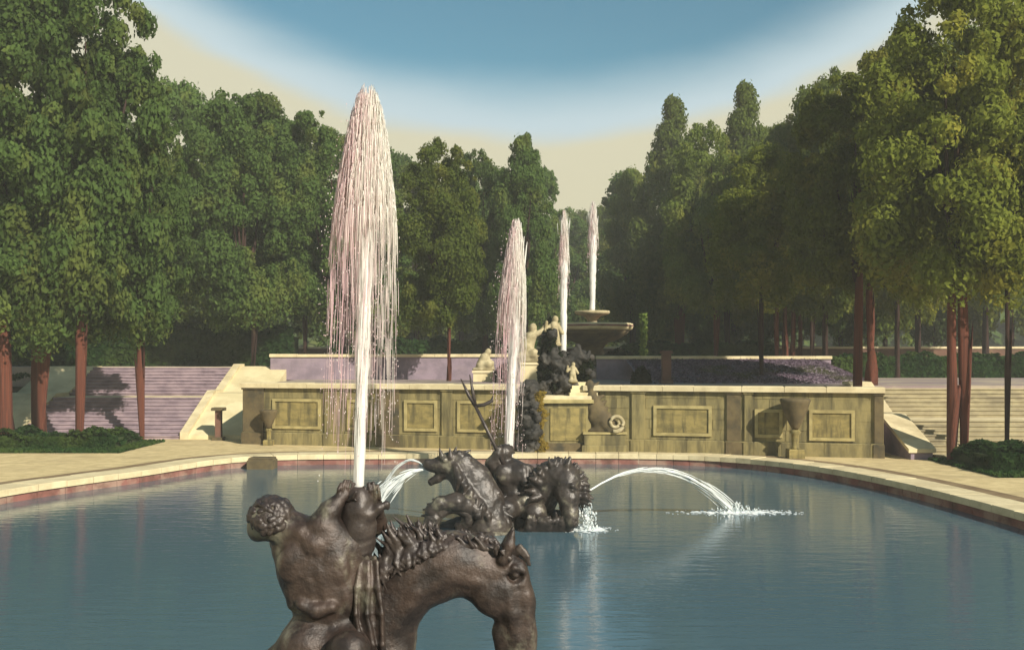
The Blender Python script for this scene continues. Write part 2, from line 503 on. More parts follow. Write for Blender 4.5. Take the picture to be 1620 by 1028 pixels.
class Sculpt:
    def __init__(self, Y0, h):
        self.Y0, self.h, self.ops = Y0, h, []
        self.s = Y0 / F                      # metres per photograph pixel at this depth

    def P(self, px, py, d=0.0):
        # orthographic about the figure's own plane: d is real depth behind it
        x, y, z = at(px, py, self.Y0)
        return np.array((x, y + d, z))

    def cone(self, a, b_, ra, rb, k=None, sq=1.0, sub=False):
        """tapered limb between two (px, py, depth) points, radii in pixels"""
        a, b_ = self.P(*a), self.P(*b_)
        ra, rb = ra * self.s, rb * self.s
        rm = max(ra, rb) * max(1, sq)
        k = (k if k is not None else min(ra, rb) * 0.6 / self.s) * self.s
        lo, hi = np.minimum(a, b_) - rm, np.maximum(a, b_) + rm

        def fn(X, Y, Z):
            bb = b_.copy()
            bb[1] = a[1] + (b_[1] - a[1]) / sq
            ba = bb - a
            Yq = a[1] + (Y - a[1]) / sq
            L = max(float(ba @ ba), 1e-9)
            tt = np.clip(((X - a[0]) * ba[0] + (Yq - a[1]) * ba[1] + (Z - a[2]) * ba[2]) / L, 0, 1)
            d = np.sqrt((X - a[0] - tt * ba[0]) ** 2 + (Yq - a[1] - tt * ba[1]) ** 2 + (Z - a[2] - tt * ba[2]) ** 2)
            return (d - (ra + (rb - ra) * tt)) * min(1.0, sq)
        self.ops.append((fn, lo, hi, k, sub))
        return self

    def chain(self, pts, k=None, sq=1.0):
        """polyline of (px, py, depth, r)"""
        for p, q in zip(pts[:-1], pts[1:]):
            self.cone(p[:3], q[:3], p[3], q[3], k, sq)
        return self

    def ball(self, c, rx, rz, ry=None, rot=0.0, k=8, sub=False):
        """ellipsoid; rot in degrees turns it in the picture plane (positive = clockwise on screen)"""
        c = self.P(*c)
        ry = (rx if ry is None else ry) * self.s
        rx, rz, k = rx * self.s, rz * self.s, k * self.s
        rm = max(rx, ry, rz)
        ca, sa = math.cos(R(-rot)), math.sin(R(-rot))

        def fn(X, Y, Z):
            x, y, z = X - c[0], Y - c[1], Z - c[2]
            u, w = x * ca + z * sa, -x * sa + z * ca
            k0 = np.sqrt((u / rx) ** 2 + (y / ry) ** 2 + (w / rz) ** 2)
            k1 = np.sqrt((u / rx ** 2) ** 2 + (y / ry ** 2) ** 2 + (w / rz ** 2) ** 2)
            return k0 * (k0 - 1) / np.maximum(k1, 1e-6)
        self.ops.append((fn, c - rm, c + rm, k, sub))
        return self

    def mesh(self, name, mat, noise=((0, 1),), base=None, flat=None):
        h = self.h
        pad = 6 * h + max(o[3] for o in self.ops)
        pos = [o for o in self.ops if not o[4]]
        lo = np.min([o[1] for o in pos], axis=0) - pad
        hi = np.max([o[2] for o in pos], axis=0) + pad
        if flat is not None:
            lo[2] = max(lo[2], flat - 4 * h)
        n = np.ceil((hi - lo) / h).astype(int)
        D = np.full(n, 1.0, np.float32)
        ax = [lo[i] + h * np.arange(n[i], dtype=np.float32) for i in range(3)]
        for fn, a, z, k, sub in self.ops:
            m_ = k + 5 * h
            i0 = np.clip(np.floor((a - m_ - lo) / h).astype(int), 0, n)
            i1 = np.clip(np.ceil((z + m_ - lo) / h).astype(int) + 1, 0, n)
            if (i1 <= i0).any():
                continue
            sl = tuple(slice(i0[i], i1[i]) for i in range(3))
            X, Y, Z = (ax[0][sl[0]][:, None, None], ax[1][sl[1]][None, :, None], ax[2][sl[2]][None, None, :])
            d = fn(X, Y, Z).astype(np.float32)
            A = D[sl]
            if sub:
                A, d = -A, d
            if k > 1e-6:
                hh = np.clip(0.5 + 0.5 * (A - d) / k, 0, 1)
                r_ = A * (1 - hh) + d * hh - k * hh * (1 - hh)
            else:
                r_ = np.minimum(A, d)
            D[sl] = -r_ if sub else r_
        X, Y, Z = ax[0][:, None, None], ax[1][None, :, None], ax[2][None, None, :]
        for amp, sc in noise:
            if amp:
                D += vnoise(X, Y, Z, sc, int(sc * 10)) * amp * 2
        if flat is not None:
            D = np.maximum(D, (flat - Z).astype(np.float32))
        D[0] = D[-1] = 1
        D[:, 0] = D[:, -1] = 1
        D[:, :, 0] = D[:, :, -1] = 1
        g = vdb.FloatGrid(1.0)
        g.copyFromArray(D)
        p, _, q = g.convertToPolygons(0.0, 0.0)
        base = np.array(base if base is not None else (0, 0, 0))
        v = p * h + lo - base
        # keep the orientation outward
        a_, b_, c_ = v[q[:, 0]], v[q[:, 1]], v[q[:, 2]]
        if float(np.einsum('ij,ij->i', a_, np.cross(b_, c_)).sum()) < 0:
            q = q[:, ::-1]
        me = bpy.data.meshes.new(name)
        me.vertices.add(len(v))
        me.vertices.foreach_set('co', v.astype(np.float32).ravel())
        me.loops.add(q.size)
        me.loops.foreach_set('vertex_index', q.astype(np.int32).ravel())
        me.polygons.add(len(q))
        me.polygons.foreach_set('loop_start', np.arange(0, q.size, 4, dtype=np.int32))
        me.polygons.foreach_set('use_smooth', np.ones(len(q), bool))
        me.materials.append(mat)
        me.update(calc_edges=True)
        me.validate()
        return me

    def build(self, name, mat, parent=None, base=None, **kw):
        me = self.mesh(name, mat, base=base, **kw)
        return link(name, me, parent, (0, 0, 0) if parent is not None else tuple(base if base is not None else (0, 0, 0)))


# ------------------------------------------------------------------ foliage helpers
def leaf_mesh(name, pos, nrm, size, mat, aspect=1.35):
    """one bent diamond of two triangles per leaf clump"""
    n = len(pos)
    nrm = nrm / np.maximum(np.linalg.norm(nrm, axis=1, keepdims=True), 1e-6)
    r_ = npr.normal(size=(n, 3))
    a = np.cross(nrm, r_)
    a /= np.maximum(np.linalg.norm(a, axis=1, keepdims=True), 1e-6)
    c = np.cross(nrm, a)
    s = np.asarray(size)[:, None]
    v = np.empty((n, 4, 3))
    v[:, 0] = pos - a * s * aspect
    v[:, 1] = pos - c * s * 0.8 + nrm * s * 0.18
    v[:, 2] = pos + a * s * aspect
    v[:, 3] = pos + c * s * 0.8 + nrm * s * 0.18
    tint = np.repeat(npr.random(n), 4)
    me = bpy.data.meshes.new(name)
    me.vertices.add(4 * n)
    me.vertices.foreach_set('co', v.astype(np.float32).ravel())
    me.loops.add(4 * n)
    me.loops.foreach_set('vertex_index', np.arange(4 * n, dtype=np.int32))
    me.polygons.add(n)
    me.polygons.foreach_set('loop_start', np.arange(0, 4 * n, 4, dtype=np.int32))
    me.materials.append(mat)
    at_ = me.attributes.new('tint', 'FLOAT', 'POINT')
    at_.data.foreach_set('value', tint.astype(np.float32))
    me.update(calc_edges=True)
    return me


def sphere_dirs(n):
    d = npr.normal(size=(n, 3))
    return d / np.linalg.norm(d, axis=1, keepdims=True)


def crown_mesh(name, mat, shape, n_clumps=125, n_leaves=52000, r=4.0, h=12.0, size=0.086):
    """crown standing on z = 0, height h, radius r; leaves on the shells of many uneven clumps"""
    cs, rs = [], []
    n_clumps = 210 if shape == 'cone' else n_clumps
    for i in range(n_clumps):
        tt = npr.random() ** (0.9 if shape != 'cone' else 1.15)
        if shape == 'broad':
            prof = math.sqrt(max(0.0, 1 - (abs(tt - 0.42) / 0.60) ** 2.3))
        elif shape == 'tall':
            prof = math.sqrt(max(0.0, 1 - (abs(tt - 0.38) / 0.64) ** 2.0)) * (1 - 0.25 * tt)
        else:
            prof = min(1.0, 1.75 * (1 - tt)) ** 0.9 * min(1, 0.5 + 3 * tt)
        rc = r * (0.11 + 0.24 * npr.random() ** 1.5) * (1.15 - 0.45 * tt)
        w = npr.random() * 2 * math.pi
        q = r * prof * (0.30 + 0.70 * npr.random() ** 0.45) - rc * 0.35
        if i % 4 == 0:      # small outer sprays that break the outline
            rc *= 0.5
            q = r * prof * npr.uniform(0.80, 0.98)
        cs.append((q * math.cos(w), q * math.sin(w), rc * 0.5 + tt * (h - rc * 1.1)))
        rs.append(rc)
    cs, rs = np.array(cs), np.array(rs)
    wgt = rs ** 2
    idx = npr.choice(n_clumps, n_leaves, p=wgt / wgt.sum())
    d = sphere_dirs(n_leaves)
    d[:, 2] = np.where((d[:, 2] < -0.3) & (npr.random(n_leaves) < 0.5), -d[:, 2], d[:, 2])
    rad = rs[idx] * (0.36 + 0.80 * npr.random(n_leaves) ** 0.75)
    pos = cs[idx] + d * rad[:, None] * np.array((1, 1, 0.85))
    # loose sprigs that break the outline
    loose = npr.random(n_leaves) < 0.05
    pos[loose] += d[loose] * rs[idx][loose, None] * 0.22
    nrm = d + npr.normal(size=(n_leaves, 3)) * 0.55
    return leaf_mesh(name, pos, nrm, size * (0.6 + 0.8 * npr.random(n_leaves)), mat)


def trunk_mesh(name, mat, kind='single', seed=0):
    """unit trunk: base radius 1, height 1 (scaled per tree)"""
    rr = random.Random(seed)
    m_ = MB()

    def stem(x0, y0, x1, y1, r0, r1, z1=1.0, bend=0.25):
        n = 9
        pts, rad = [], []
        bx, by = rr.uniform(-bend, bend), rr.uniform(-bend, bend)
        for i in range(n):
            u = i / (n - 1)
            s = math.sin(u * math.pi)
            pts.append((x0 + (x1 - x0) * u + bx * s, y0 + (y1 - y0) * u + by * s, z1 * u))
            rad.append((r0 + (r1 - r0) * u) * (1 + 0.45 * max(0, 0.10 - u) / 0.10) * (1 + rr.uniform(-.05, .05)))
        m_.tube(pts, rad, 12)
    if kind == 'single':
        stem(0, 0, rr.uniform(-.8, .8), rr.uniform(-.5, .5), 1.0, 0.52)
    elif kind == 'fork':
        stem(0, 0, -0.9, 0.2, 0.95, 0.52)
        m_.tube([(-.05, 0, .30), (.5, -.1, .52), (1.4, -.15, .78), (2.5, -.2, 1.0)], [.62, .60, .52, .42], 12)
    elif kind == 'double':
        stem(-0.65, 0, -0.55, 0.2, 0.66, 0.40)
        stem(1.0, -0.1, 0.15, -0.15, 0.62, 0.34)
    elif kind == 'vee':
        stem(-0.1, 0, -1.8, 0.2, 0.8, 0.7)
        stem(0.1, 0, 0.9, -0.2, 0.8, 0.7)
    return mesh(name, m_.v, m_.f, mat, True)


def limb_mesh(name, mat, seed):
    """limbs inside the crown: from z=0 up, unit height"""
    rr = random.Random(seed)
    m_ = MB()
    for k in range(6):
        w = rr.uniform(0, 6.28)
        z0 = rr.uniform(-0.02, 0.15)
        out = rr.uniform(0.3, 0.8)
        z1 = z0 + rr.uniform(0.3, 0.65)
        pts = [(0, 0, z0), (out * .45 * math.cos(w), out * .45 * math.sin(w), z0 + (z1 - z0) * .35),
               (out * math.cos(w + .2), out * math.sin(w + .2), z1)]
        m_.tube(pts, [0.055, 0.035, 0.012], 6)
    m_.tube([(0, 0, -0.02), (0.03, 0.02, .4), (0, -0.03, .85)], [0.07, 0.05, 0.012], 6)
    return mesh(name, m_.v, m_.f, mat, True)


# ------------------------------------------------------------------ ground levels
GZ = 0.36
T1, T2, T3 = 2.84, 3.50, 4.70


def catmull(pts, n=6):
    out = []
    m_ = len(pts)
    for i in range(m_):
        p0, p1, p2, p3 = (Vector(pts[(i + k - 1) % m_]) for k in range(4))
        for j in range(n):
            u = j / n
            out.append(0.5 * ((2 * p1) + (p2 - p0) * u + (2 * p0 - 5 * p1 + 4 * p2 - p3) * u * u + (3 * p1 - p0 - 3 * p2 + p3) * u ** 3))
    return [(v.x, v.y) for v in out]


POOL = catmull([(-11.5, 3.0), (-14.4, 8.5), (-15.4, 18), (-14.5, 27.3), (-12.1, 33.0), (-9.7, 37.6), (-4, 38.5), (3.2, 38.6), (7.2, 37.8),
                (9.8, 35.2), (11.2, 31.5), (12.0, 26.5), (12.4, 20), (12.4, 12), (10.4, 4.0), (0, 1.6)], 6)


def offset(poly, d):
    n = len(poly)
    out = []
    for i in range(n):
        a, c = Vector(poly[i - 1]), Vector(poly[(i + 1) % n])
        tg = (c - a).normalized()
        nr = Vector((tg.y, -tg.x))
        p = Vector(poly[i])
        cen = Vector((-1.0, 20.0))
        if nr.dot(p - cen) < 0:
            nr = -nr
        q = p + nr * d
        out.append((q.x, q.y))
    return out


def ring(name, inner, outer, z, mat):
    n = len(inner)
    v = [(x, y, z) for x, y in inner] + [(x, y, z) for x, y in outer]
    fs = []
    for i in range(n):
        j = (i + 1) % n
        fs.append((i, j, n + j, n + i))
    me = mesh(name, v, fs, mat)
    # faces up
    if me.polygons[0].normal.z < 0:
        me.flip_normals()
    return tag(link(name, me), kind='structure')


C0 = (-1.0, 20.0)
OUT0 = offset(POOL, 0.02)
OUT1 = offset(POOL, 1.05)
OUT2 = offset(POOL, 1.75)
FAR = []
for x, y in OUT1:
    v = Vector((x - C0[0], y - C0[1])).normalized() * 900
    FAR.append((C0[0] + v.x, C0[1] + v.y))
ring('ground', OUT1, FAR, GZ, M['path'])
ring('drain_channel', OUT1, OUT2, GZ + 0.004, M['soil'])
wm = mesh('water', [(x, y, 0) for x, y in offset(POOL, 0.3)], [tuple(range(len(POOL)))], M['water'])
if wm.polygons[0].normal.z < 0:
    wm.flip_normals()
tag(link('water', wm), kind='structure')

# pool rim: coping stones with a red waterline course under them
rim = thing('pool_rim', 'low pale stone rim with red waterline course curving round the pool', 'pool rim', (-9.9, 37.6, 0))
rb = Vector(rim.location)
npool = len(POOL)
for i in range(npool):
    j = (i + 1) % npool
    g = 0.008
    a0, a1, c0, c1 = (Vector(p) for p in (POOL[i], POOL[j], OUT1[i], OUT1[j]))
    e = (a1 - a0).normalized() * g
    L = lambda p: (p.x - rb.x, p.y - rb.y)
    quad = [L(a0 + e), L(a1 - e), L(c1 - e), L(c0 + e)]
    area = sum(quad[k][0] * quad[(k + 1) % 4][1] - quad[(k + 1) % 4][0] * quad[k][1] for k in range(4))
    if area < 0:
        quad.reverse()
    m_ = MB()
    zt = 0.40 + rnd.uniform(-0.008, 0.008)
    cx, cy = sum(p[0] for p in quad) / 4, sum(p[1] for p in quad) / 4
    top = [(cx + (x - cx) * 0.985, cy + (y - cy) * 0.985) for x, y in quad]
    m_.prism(quad, 0.215, zt - 0.015)
    m_.prism(quad, zt - 0.0149, zt, top)
    m_.build('coping_stone', M['coping'], rim)
    i0, i1 = offset(POOL, 0.06)[i], offset(POOL, 0.06)[j]
    i0, i1 = Vector(i0), Vector(i1)
    quad = [L(i0 + e), L(i1 - e), L(c1 - e), L(c0 + e)]
    if area < 0:
        quad.reverse()
    m_ = MB()
    m_.prism(quad, -0.30, 0.213)
    m_.build('waterline_stone', M['redstone'], rim)

# terraces (solid, each a step above the last)
WA, WB = Vector((-11.55, 43.4)), Vector((13.75, 37.4))      # line of the retaining wall, left to right
wdir = (WB - WA).normalized()
wnorm = Vector((-wdir.y, wdir.x))


def solid(name, poly, z0, z1, mat):
    m_ = MB()
    m_.prism(poly, z0, z1)
    return tag(m_.build(name, mat), kind='structure')


b1, b2 = WA + wnorm * 0.5, WB + wnorm * 0.5
solid('lower_terrace', [(b1.x, b1.y), (b2.x, b2.y), (13.95, 37.95), (13.95, 43.45), (300, 43.45), (300, 700), (b1.x, 700)], GZ - 0.2, T1, M['terrace'])
solid('upper_terrace', [(-300, 54.4), (-12.0, 54.4), (3, 54.2), (17, 54.0), (17.5, 62), (17.5, 700), (-300, 700)], GZ - 0.2, T2, M['terrace'])
solid('top_terrace', [(-300, 76.0), (300, 76.0), (300, 700), (-300, 700)], GZ - 0.2, T3, M['terrace'])
# violet planted bank sloping up to the upper terrace on the right
v = []
for x, y0, y1 in ((6.0, 47.5, 53.98), (9.5, 47.0, 53.98), (13.0, 46.5, 53.98), (16.2, 47.5, 53.98), (18.4, 50.5, 53.98)):
    z1 = 3.95 if x < 17 else 2.74
    v += [(x, y0, T1 + 0.005), (x, (y0 + y1) / 2, T1 + (z1 - T1) * 0.62), (x, y1, z1)]
fs = []
for i in range(4):
    for k in range(2):
        fs.append((3 * i + k, 3 * i + 3 + k, 3 * i + 4 + k, 3 * i + 1 + k))
n = len(v)
tag(link('flower_bank', mesh('flower_bank', v, fs, M['bank'], True)), kind='structure')


n = 9000
qx, qy = npr.uniform(6.1, 18.2, n), npr.random(n)
y0b = np.interp(qx, (6.0, 9.5, 13.0, 16.2, 18.4), (47.5, 47.0, 46.5, 47.5, 50.5))
z1b = np.interp(qx, (6, 16.2, 18.4), (3.95, 3.95, 2.74))
P_ = np.stack([qx, y0b + (53.98 - y0b) * qy, T1 + (z1b - T1) * np.interp(qy, (0, .5, 1), (0, .62, 1)) + .03], 1)
M['heather'] = leaf_material('violet_heather', (0.10, 0.075, 0.10), (0.26, 0.19, 0.25), (0.12, 0.12, 0.07))
tag(link('ground_cover', leaf_mesh('ground_cover', P_, npr.normal(size=(n, 3)) * .6 + np.array((0, -.5, .8)), .03 + .05 * npr.random(n), M['heather'])), 'low violet ground cover on the sloping bank', 'plants', None, 'stuff')


def gz(x, y):
    if y >= 76:
        return T3
    if y >= 54.4 and x < 17.4:
        return T2
    if (Vector((x, y)) - WA).dot(wnorm) > 0.5 and x > -11.6 and (x < 13.95 or y > 43.45):
        return T1
    return GZ


# ------------------------------------------------------------------ retaining walls
def on_wall(px):
    """distance along the wall line seen at photograph column px"""
    k = (px - 810) / F
    # point WA + u*wdir with x = k*y
    return (k * WA.y - WA.x) / (wdir.x - k * wdir.y)


def wall_thing(name, label, px0, px1, piers, panels, seed):
    u0, u1 = on_wall(px0), on_wall(px1)
    o = WA + wdir * u0
    t_ = thing(name, label, 'wall', (o.x, o.y, GZ), math.atan2(wdir.y, wdir.x))
    Lw = u1 - u0
    H = T1 - GZ + 0.14
    rr = random.Random(seed)
    part_box('wall_body', M['wall'], t_, 0, Lw, 0.0, 0.62, -0.1, H - 0.22)
    # face of coursed blocks, each a little proud or shy of its neighbours
    zc = 0.53
    while zc < H - 0.25:
        hc = min(rr.uniform(0.34, 0.42), H - 0.225 - zc)
        if H - 0.225 - zc - hc < 0.2:
            hc = H - 0.225 - zc
        x = -rr.uniform(0, .7)
        while x < Lw:
            w = rr.uniform(0.8, 1.5)
            xa, xb = max(0.0, x), min(Lw, x + w)
            if xb - xa > 0.08:
                part_box('stone_block', M['wall'], t_, xa + 0.011, xb - 0.011, -rr.uniform(.004, .022), -0.001, zc + 0.010, zc + hc - 0.010)
            x += w
        zc += hc
    # plinth course of separate stones
    x = 0.0
    while x < Lw - 0.05:
        w = min(rr.uniform(1.0, 1.7), Lw - x)
        if Lw - x - w < 0.4:
            w = Lw - x
        part_box('plinth_stone', M['wall'], t_, x + 0.006, x + w - 0.006, -0.12 - rr.uniform(0, .012), -0.002, -0.1, 0.52, bev=0.03)
        x += w
    x = -0.04
    while x < Lw:
        w = min(rr.uniform(1.1, 1.9), Lw + 0.04 - x)
        if Lw + 0.04 - x - w < 0.4:
            w = Lw + 0.04 - x
        zt = H + rr.uniform(-0.012, 0.012)
        part_box('coping_stone', M['coping'], t_, x + 0.006, x + w - 0.006, -0.20, 0.72, H - 0.217, zt, bev=0.03)
        x += w + 0.001
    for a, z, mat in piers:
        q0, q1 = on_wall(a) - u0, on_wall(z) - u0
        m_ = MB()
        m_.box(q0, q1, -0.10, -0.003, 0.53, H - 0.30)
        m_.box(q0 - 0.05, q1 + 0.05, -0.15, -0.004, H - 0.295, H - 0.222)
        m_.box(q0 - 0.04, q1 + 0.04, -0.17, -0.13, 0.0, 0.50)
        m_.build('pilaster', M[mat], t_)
    for a, z, b0, b1_ in panels:
        q0, q1 = on_wall(a) - u0, on_wall(z) - u0
        z0, z1 = b0, b1_
        part_box('panel', M['panel'], t_, q0 + 0.13, q1 - 0.13, -0.034, -0.002, z0 + 0.13, z1 - 0.13)
        m_ = MB()
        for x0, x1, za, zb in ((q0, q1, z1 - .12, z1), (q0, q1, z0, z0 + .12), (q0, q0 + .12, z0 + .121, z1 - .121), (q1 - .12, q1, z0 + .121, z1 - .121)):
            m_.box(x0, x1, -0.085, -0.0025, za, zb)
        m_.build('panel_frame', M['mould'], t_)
    return t_


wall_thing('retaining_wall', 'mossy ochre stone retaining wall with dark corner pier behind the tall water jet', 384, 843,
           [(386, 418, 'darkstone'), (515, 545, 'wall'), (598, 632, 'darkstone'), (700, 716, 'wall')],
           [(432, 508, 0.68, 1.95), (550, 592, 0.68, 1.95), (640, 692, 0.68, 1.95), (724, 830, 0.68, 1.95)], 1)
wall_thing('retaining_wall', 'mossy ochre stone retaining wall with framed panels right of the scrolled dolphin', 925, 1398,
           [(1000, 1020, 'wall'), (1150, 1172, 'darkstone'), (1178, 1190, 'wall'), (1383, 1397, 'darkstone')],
           [(1034, 1126, 0.68, 1.85), (1194, 1238, 0.68, 1.75), (1280, 1352, 0.60, 1.75)], 2)

# second wall, violet, at the back of the lower terrace
t2 = thing('terrace_wall', 'violet grey terrace wall with pale coping behind the left lower wall', 'wall', (-12.0, 54.0, T1))
part_box('wall_body', M['violet'], t2, -0.9, 14.4, 0.0, 0.38, -0.02, 1.20)
x = -0.95
while x < 14.4:
    w = min(rnd.uniform(1.2, 1.9), 14.45 - x)
    part_box('coping_stone', M['coping'], t2, x + .006, x + w - .006, -0.08, 0.46, 1.202, 1.36 + rnd.uniform(-.01, .01), bev=0.02)
    x += w + 0.001
t2 = thing('terrace_wall', 'low pale coped terrace wall right of the upper basin above the violet bank', 'wall', (4.5, 54.0, T1))
part_box('wall_body', M['violet'], t2, 0.0, 12.4, -0.42, -0.03, -0.02, 1.10)
x = -0.05
while x < 12.4:
    w = min(rnd.uniform(1.2, 1.9), 12.45 - x)
    part_box('coping_stone', M['coping'], t2, x + .006, x + w - .006, -0.50, 0.05, 1.102, 1.26 + rnd.uniform(-.01, .01), bev=0.02)
    x += w + 0.001
t2 = thing('terrace_wall', 'far maroon brown terrace wall along the foot of the back trees', 'wall', (-60, 75.5, T2))
part_box('wall_body', M['maroon'], t2, 0, 120, 0, 0.48, -0.9, 1.10)
part_box('coping', M['coping'], t2, -0.05, 120.05, -0.08, 0.55, 1.102, 1.26, bev=0.02)


# ------------------------------------------------------------------ staircases
def staircase(name, label, x0, x1, y0, n1, n2, land, rise, run, mat, mat_land):
    t_ = thing(name, label, 'staircase', (x0, y0, GZ))
    y, z = 0.0, 0.0

    def flight(y, z, n):
        for i in range(n):
            m_ = MB()
            m_.box(0.01, x1 - x0 - 0.01, y + 0.012, y + run + 0.35, -0.1 if i == 0 else z - 0.05, z + rise - 0.05)
            m_.box(0.01, x1 - x0 - 0.01, y - 0.03, y + run + 0.34, z + rise - 0.0495, z + rise, bev=0.012)
            m_.build('step', mat, t_)
            y += run
            z += rise
        return y, z
    y, z = flight(y, z, n1)
    part_box('landing', mat_land, t_, 0.01, x1 - x0 - 0.01, y - 0.03, y + land, -0.1, z + 0.012, bev=0.012)
    y, z = flight(y + land, z, n2)
    part_box('landing', mat_land, t_, 0.01, x1 - x0 - 0.01, y - 0.03, y + 0.9, -0.1, z + 0.012, bev=0.012)
    return t_, y, z


def slope_wall(t_, name, mat, x0, x1, prof, zb=-0.1):
    """solid between x0 and x1 whose top follows prof [(y, z), ...]"""
    n = len(prof)
    v = []
    for x in (x0, x1):
        v += [(x, y, z) for y, z in prof] + [(x, prof[-1][0], zb), (x, prof[0][0], zb)]
    k = n + 2
    fs = [tuple(range(k)), tuple(range(2 * k - 1, k - 1, -1))]
    for i in range(k):
        j = (i + 1) % k
        fs.append((i, k + i, k + j, j))
    me = mesh(name, v, fs, mat)
    return link(name, me, t_)


ls, ly, lz = staircase('stone_staircase', 'wide violet grey stone staircase in two flights behind the left trees', -22.4, -15.0, 45.7, 11, 9, 1.5,
                       0.1565, 0.36, M['tread'], M['coping'])
slope_wall(ls, 'side_ramp', M['cream'], 7.41, 10.35, [(-0.05, 0.18), (4.05, 1.92), (5.4, 1.92), (8.75, lz + 0.05), (9.6, lz + 0.05)])
slope_wall(ls, 'ramp_kerb', M['coping'], 7.42, 7.80, [(-0.09, 0.32), (4.0, 2.06), (5.4, 2.06), (8.72, lz + 0.18), (9.5, lz + 0.18)])
slope_wall(ls, 'side_ramp', M['cream'], -2.6, -0.005, [(-0.05, 0.18), (4.05, 1.92), (5.4, 1.92), (8.75, lz + 0.05), (9.6, lz + 0.05)])

rs_, ry, rz_ = staircase('stone_staircase', 'stone staircase with pale sloping side wall at the right end of the panelled wall', 15.45, 25.0, 36.9, 8, 7, 1.4,
                         0.158, 0.345, M['steplight'], M['coping'])
slope_wall(rs_, 'side_wall', M['violet'], -0.92, -0.12, [(-0.05, 0.25), (2.76, 1.36), (4.1, 1.36), (6.5, rz_ + 0.14), (7.3, rz_ + 0.14)])  # the flank's shade is put into its violet colour
m_ = MB()
prof = [(-0.12, 0.252), (2.76, 1.362), (4.1, 1.362), (6.5, rz_ + 0.142), (7.3, rz_ + 0.142)]
for (ya, za), (yb, zb) in zip(prof[:-1], prof[1:]):
    v = []
    for x in (-1.02, -0.02):
        v += [(x, ya, za), (x, yb, zb), (x, yb, zb + 0.14), (x, ya, za + 0.14)]
    m_.add(v, [(0, 1, 2, 3), (7, 6, 5, 4), (3, 2, 6, 7), (0, 4, 5, 1), (0, 3, 7, 4), (1, 5, 6, 2)])
m_.build('side_coping', M['coping'], rs_)

# ------------------------------------------------------------------ central block, scroll dolphin, cascade
cb = thing('cascade_pedestal', 'brown stone block with pale cornice at the centre of the terrace walls', 'pedestal', (0.55, 39.65, GZ))
part_box('block', M['wall'], cb, 0.0, 2.55, 0.0, 2.4, -0.1, 1.92)
part_box('front_panel', M['panel'], cb, 0.95, 2.35, -0.04, -0.002, 0.45, 1.72)
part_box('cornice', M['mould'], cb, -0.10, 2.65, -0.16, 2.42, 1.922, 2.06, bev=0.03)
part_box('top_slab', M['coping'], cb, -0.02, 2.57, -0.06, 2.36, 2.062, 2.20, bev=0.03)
part_box('base', M['darkstone'], cb, -0.08, 2.63, -0.12, -0.003, -0.1, 0.36, bev=0.03)

# rocks and figures of the cascade above the block
sc = Sculpt(41.0, 0.035)
bx, by, bz = 1.7, 41.0, GZ + 2.2
rq = random.Random(21)
for (px, py, d, rx, rz, rot) in ((882, 610, .2, 24, 16, 0), (872, 585, 0.4, 19, 30, 0), (918, 578, 0.6, 15, 24, 8), (900, 604, .3, 16, 14, 0),
                                 (869, 550, .9, 8, 26, 0), (893, 575, .8, 12, 18, 0)):
    sc.ball((px, py, d), rx, rz, rx * 0.8, rot, k=6)
for i in range(90):
    cxx, czz, wx_, wz_ = rq.choice(((874, 590, 22, 36), (918, 580, 18, 26), (886, 612, 30, 12), (870, 555, 8, 28)))
    sc.ball((cxx + rq.uniform(-wx_, wx_), czz + rq.uniform(-wz_, wz_), rq.uniform(-.5, .5)), rq.uniform(3, 8), rq.uniform(3, 7), rq.uniform(4, 8), rq.uniform(-40, 40), k=1.5)
# small reclining figures on the rock
for px, py, s in ((874, 572, 1), (914, 566, -1), (890, 600, 1)):
    sc.ball((px, py - 14, -0.5), 6, 7, 6, 0, 2)
    sc.chain([(px, py - 6, -0.45, 7), (px + 5 * s, py + 6, -0.45, 9), (px + 18 * s, py + 10, -0.5, 6), (px + 26 * s, py + 20, -0.45, 4)], 4)
    sc.chain([(px, py - 5, -0.5, 4), (px - 12 * s, py + 2, -0.55, 3.5), (px - 16 * s, py - 8, -0.5, 3)], 3)
casc = sc.build('cascade_rocks', M['rock'], base=(bx, by, bz), noise=((0.09, 2.6), (0.06, 6.0), (0.03, 13.0)), flat=bz)
tag(casc, 'dark craggy cascade rocks with small reclining figures above the central block', 'rock sculpture')
m_ = MB()
for i in range(4):
    m_.box(-0.55 + i * 0.06, 0.55 - i * 0.04, -0.3 + i * 0.22, 1.3, i * 0.13, i * 0.13 + 0.128, bev=0.015)
p = at(922, 605, 40.2)
st = m_.build('stone_steps', M['cream'], loc=(p[0], 40.0, GZ + 2.2))
tag(st, 'small pale stone steps beside the dark cascade rocks', 'steps')

sc = Sculpt(39.4, 0.03)
for i in range(75):
    u = rq.random()
    sc.ball((838 + rq.uniform(-17, 15) * (0.7 + .5 * u), 612 + 104 * u, rq.uniform(-.3, .5)), rq.uniform(5, 11), rq.uniform(4, 9), rq.uniform(6, 11), rq.uniform(-40, 40), k=2)
sc.chain([(838, 618, .5, 16), (838, 665, .4, 18), (838, 712, .3, 21)], 6)
cb2 = (at(838, 0, 39.4)[0], 39.5, GZ)
tag(sc.build('cascade_rocks', M['rock'], base=cb2, noise=((0.07, 2.8), (0.05, 6.5), (0.03, 13.0)), flat=GZ - .05),
    'dark rough rocks tumbling from the terrace to the path left of the yellow creeper', 'rocks')

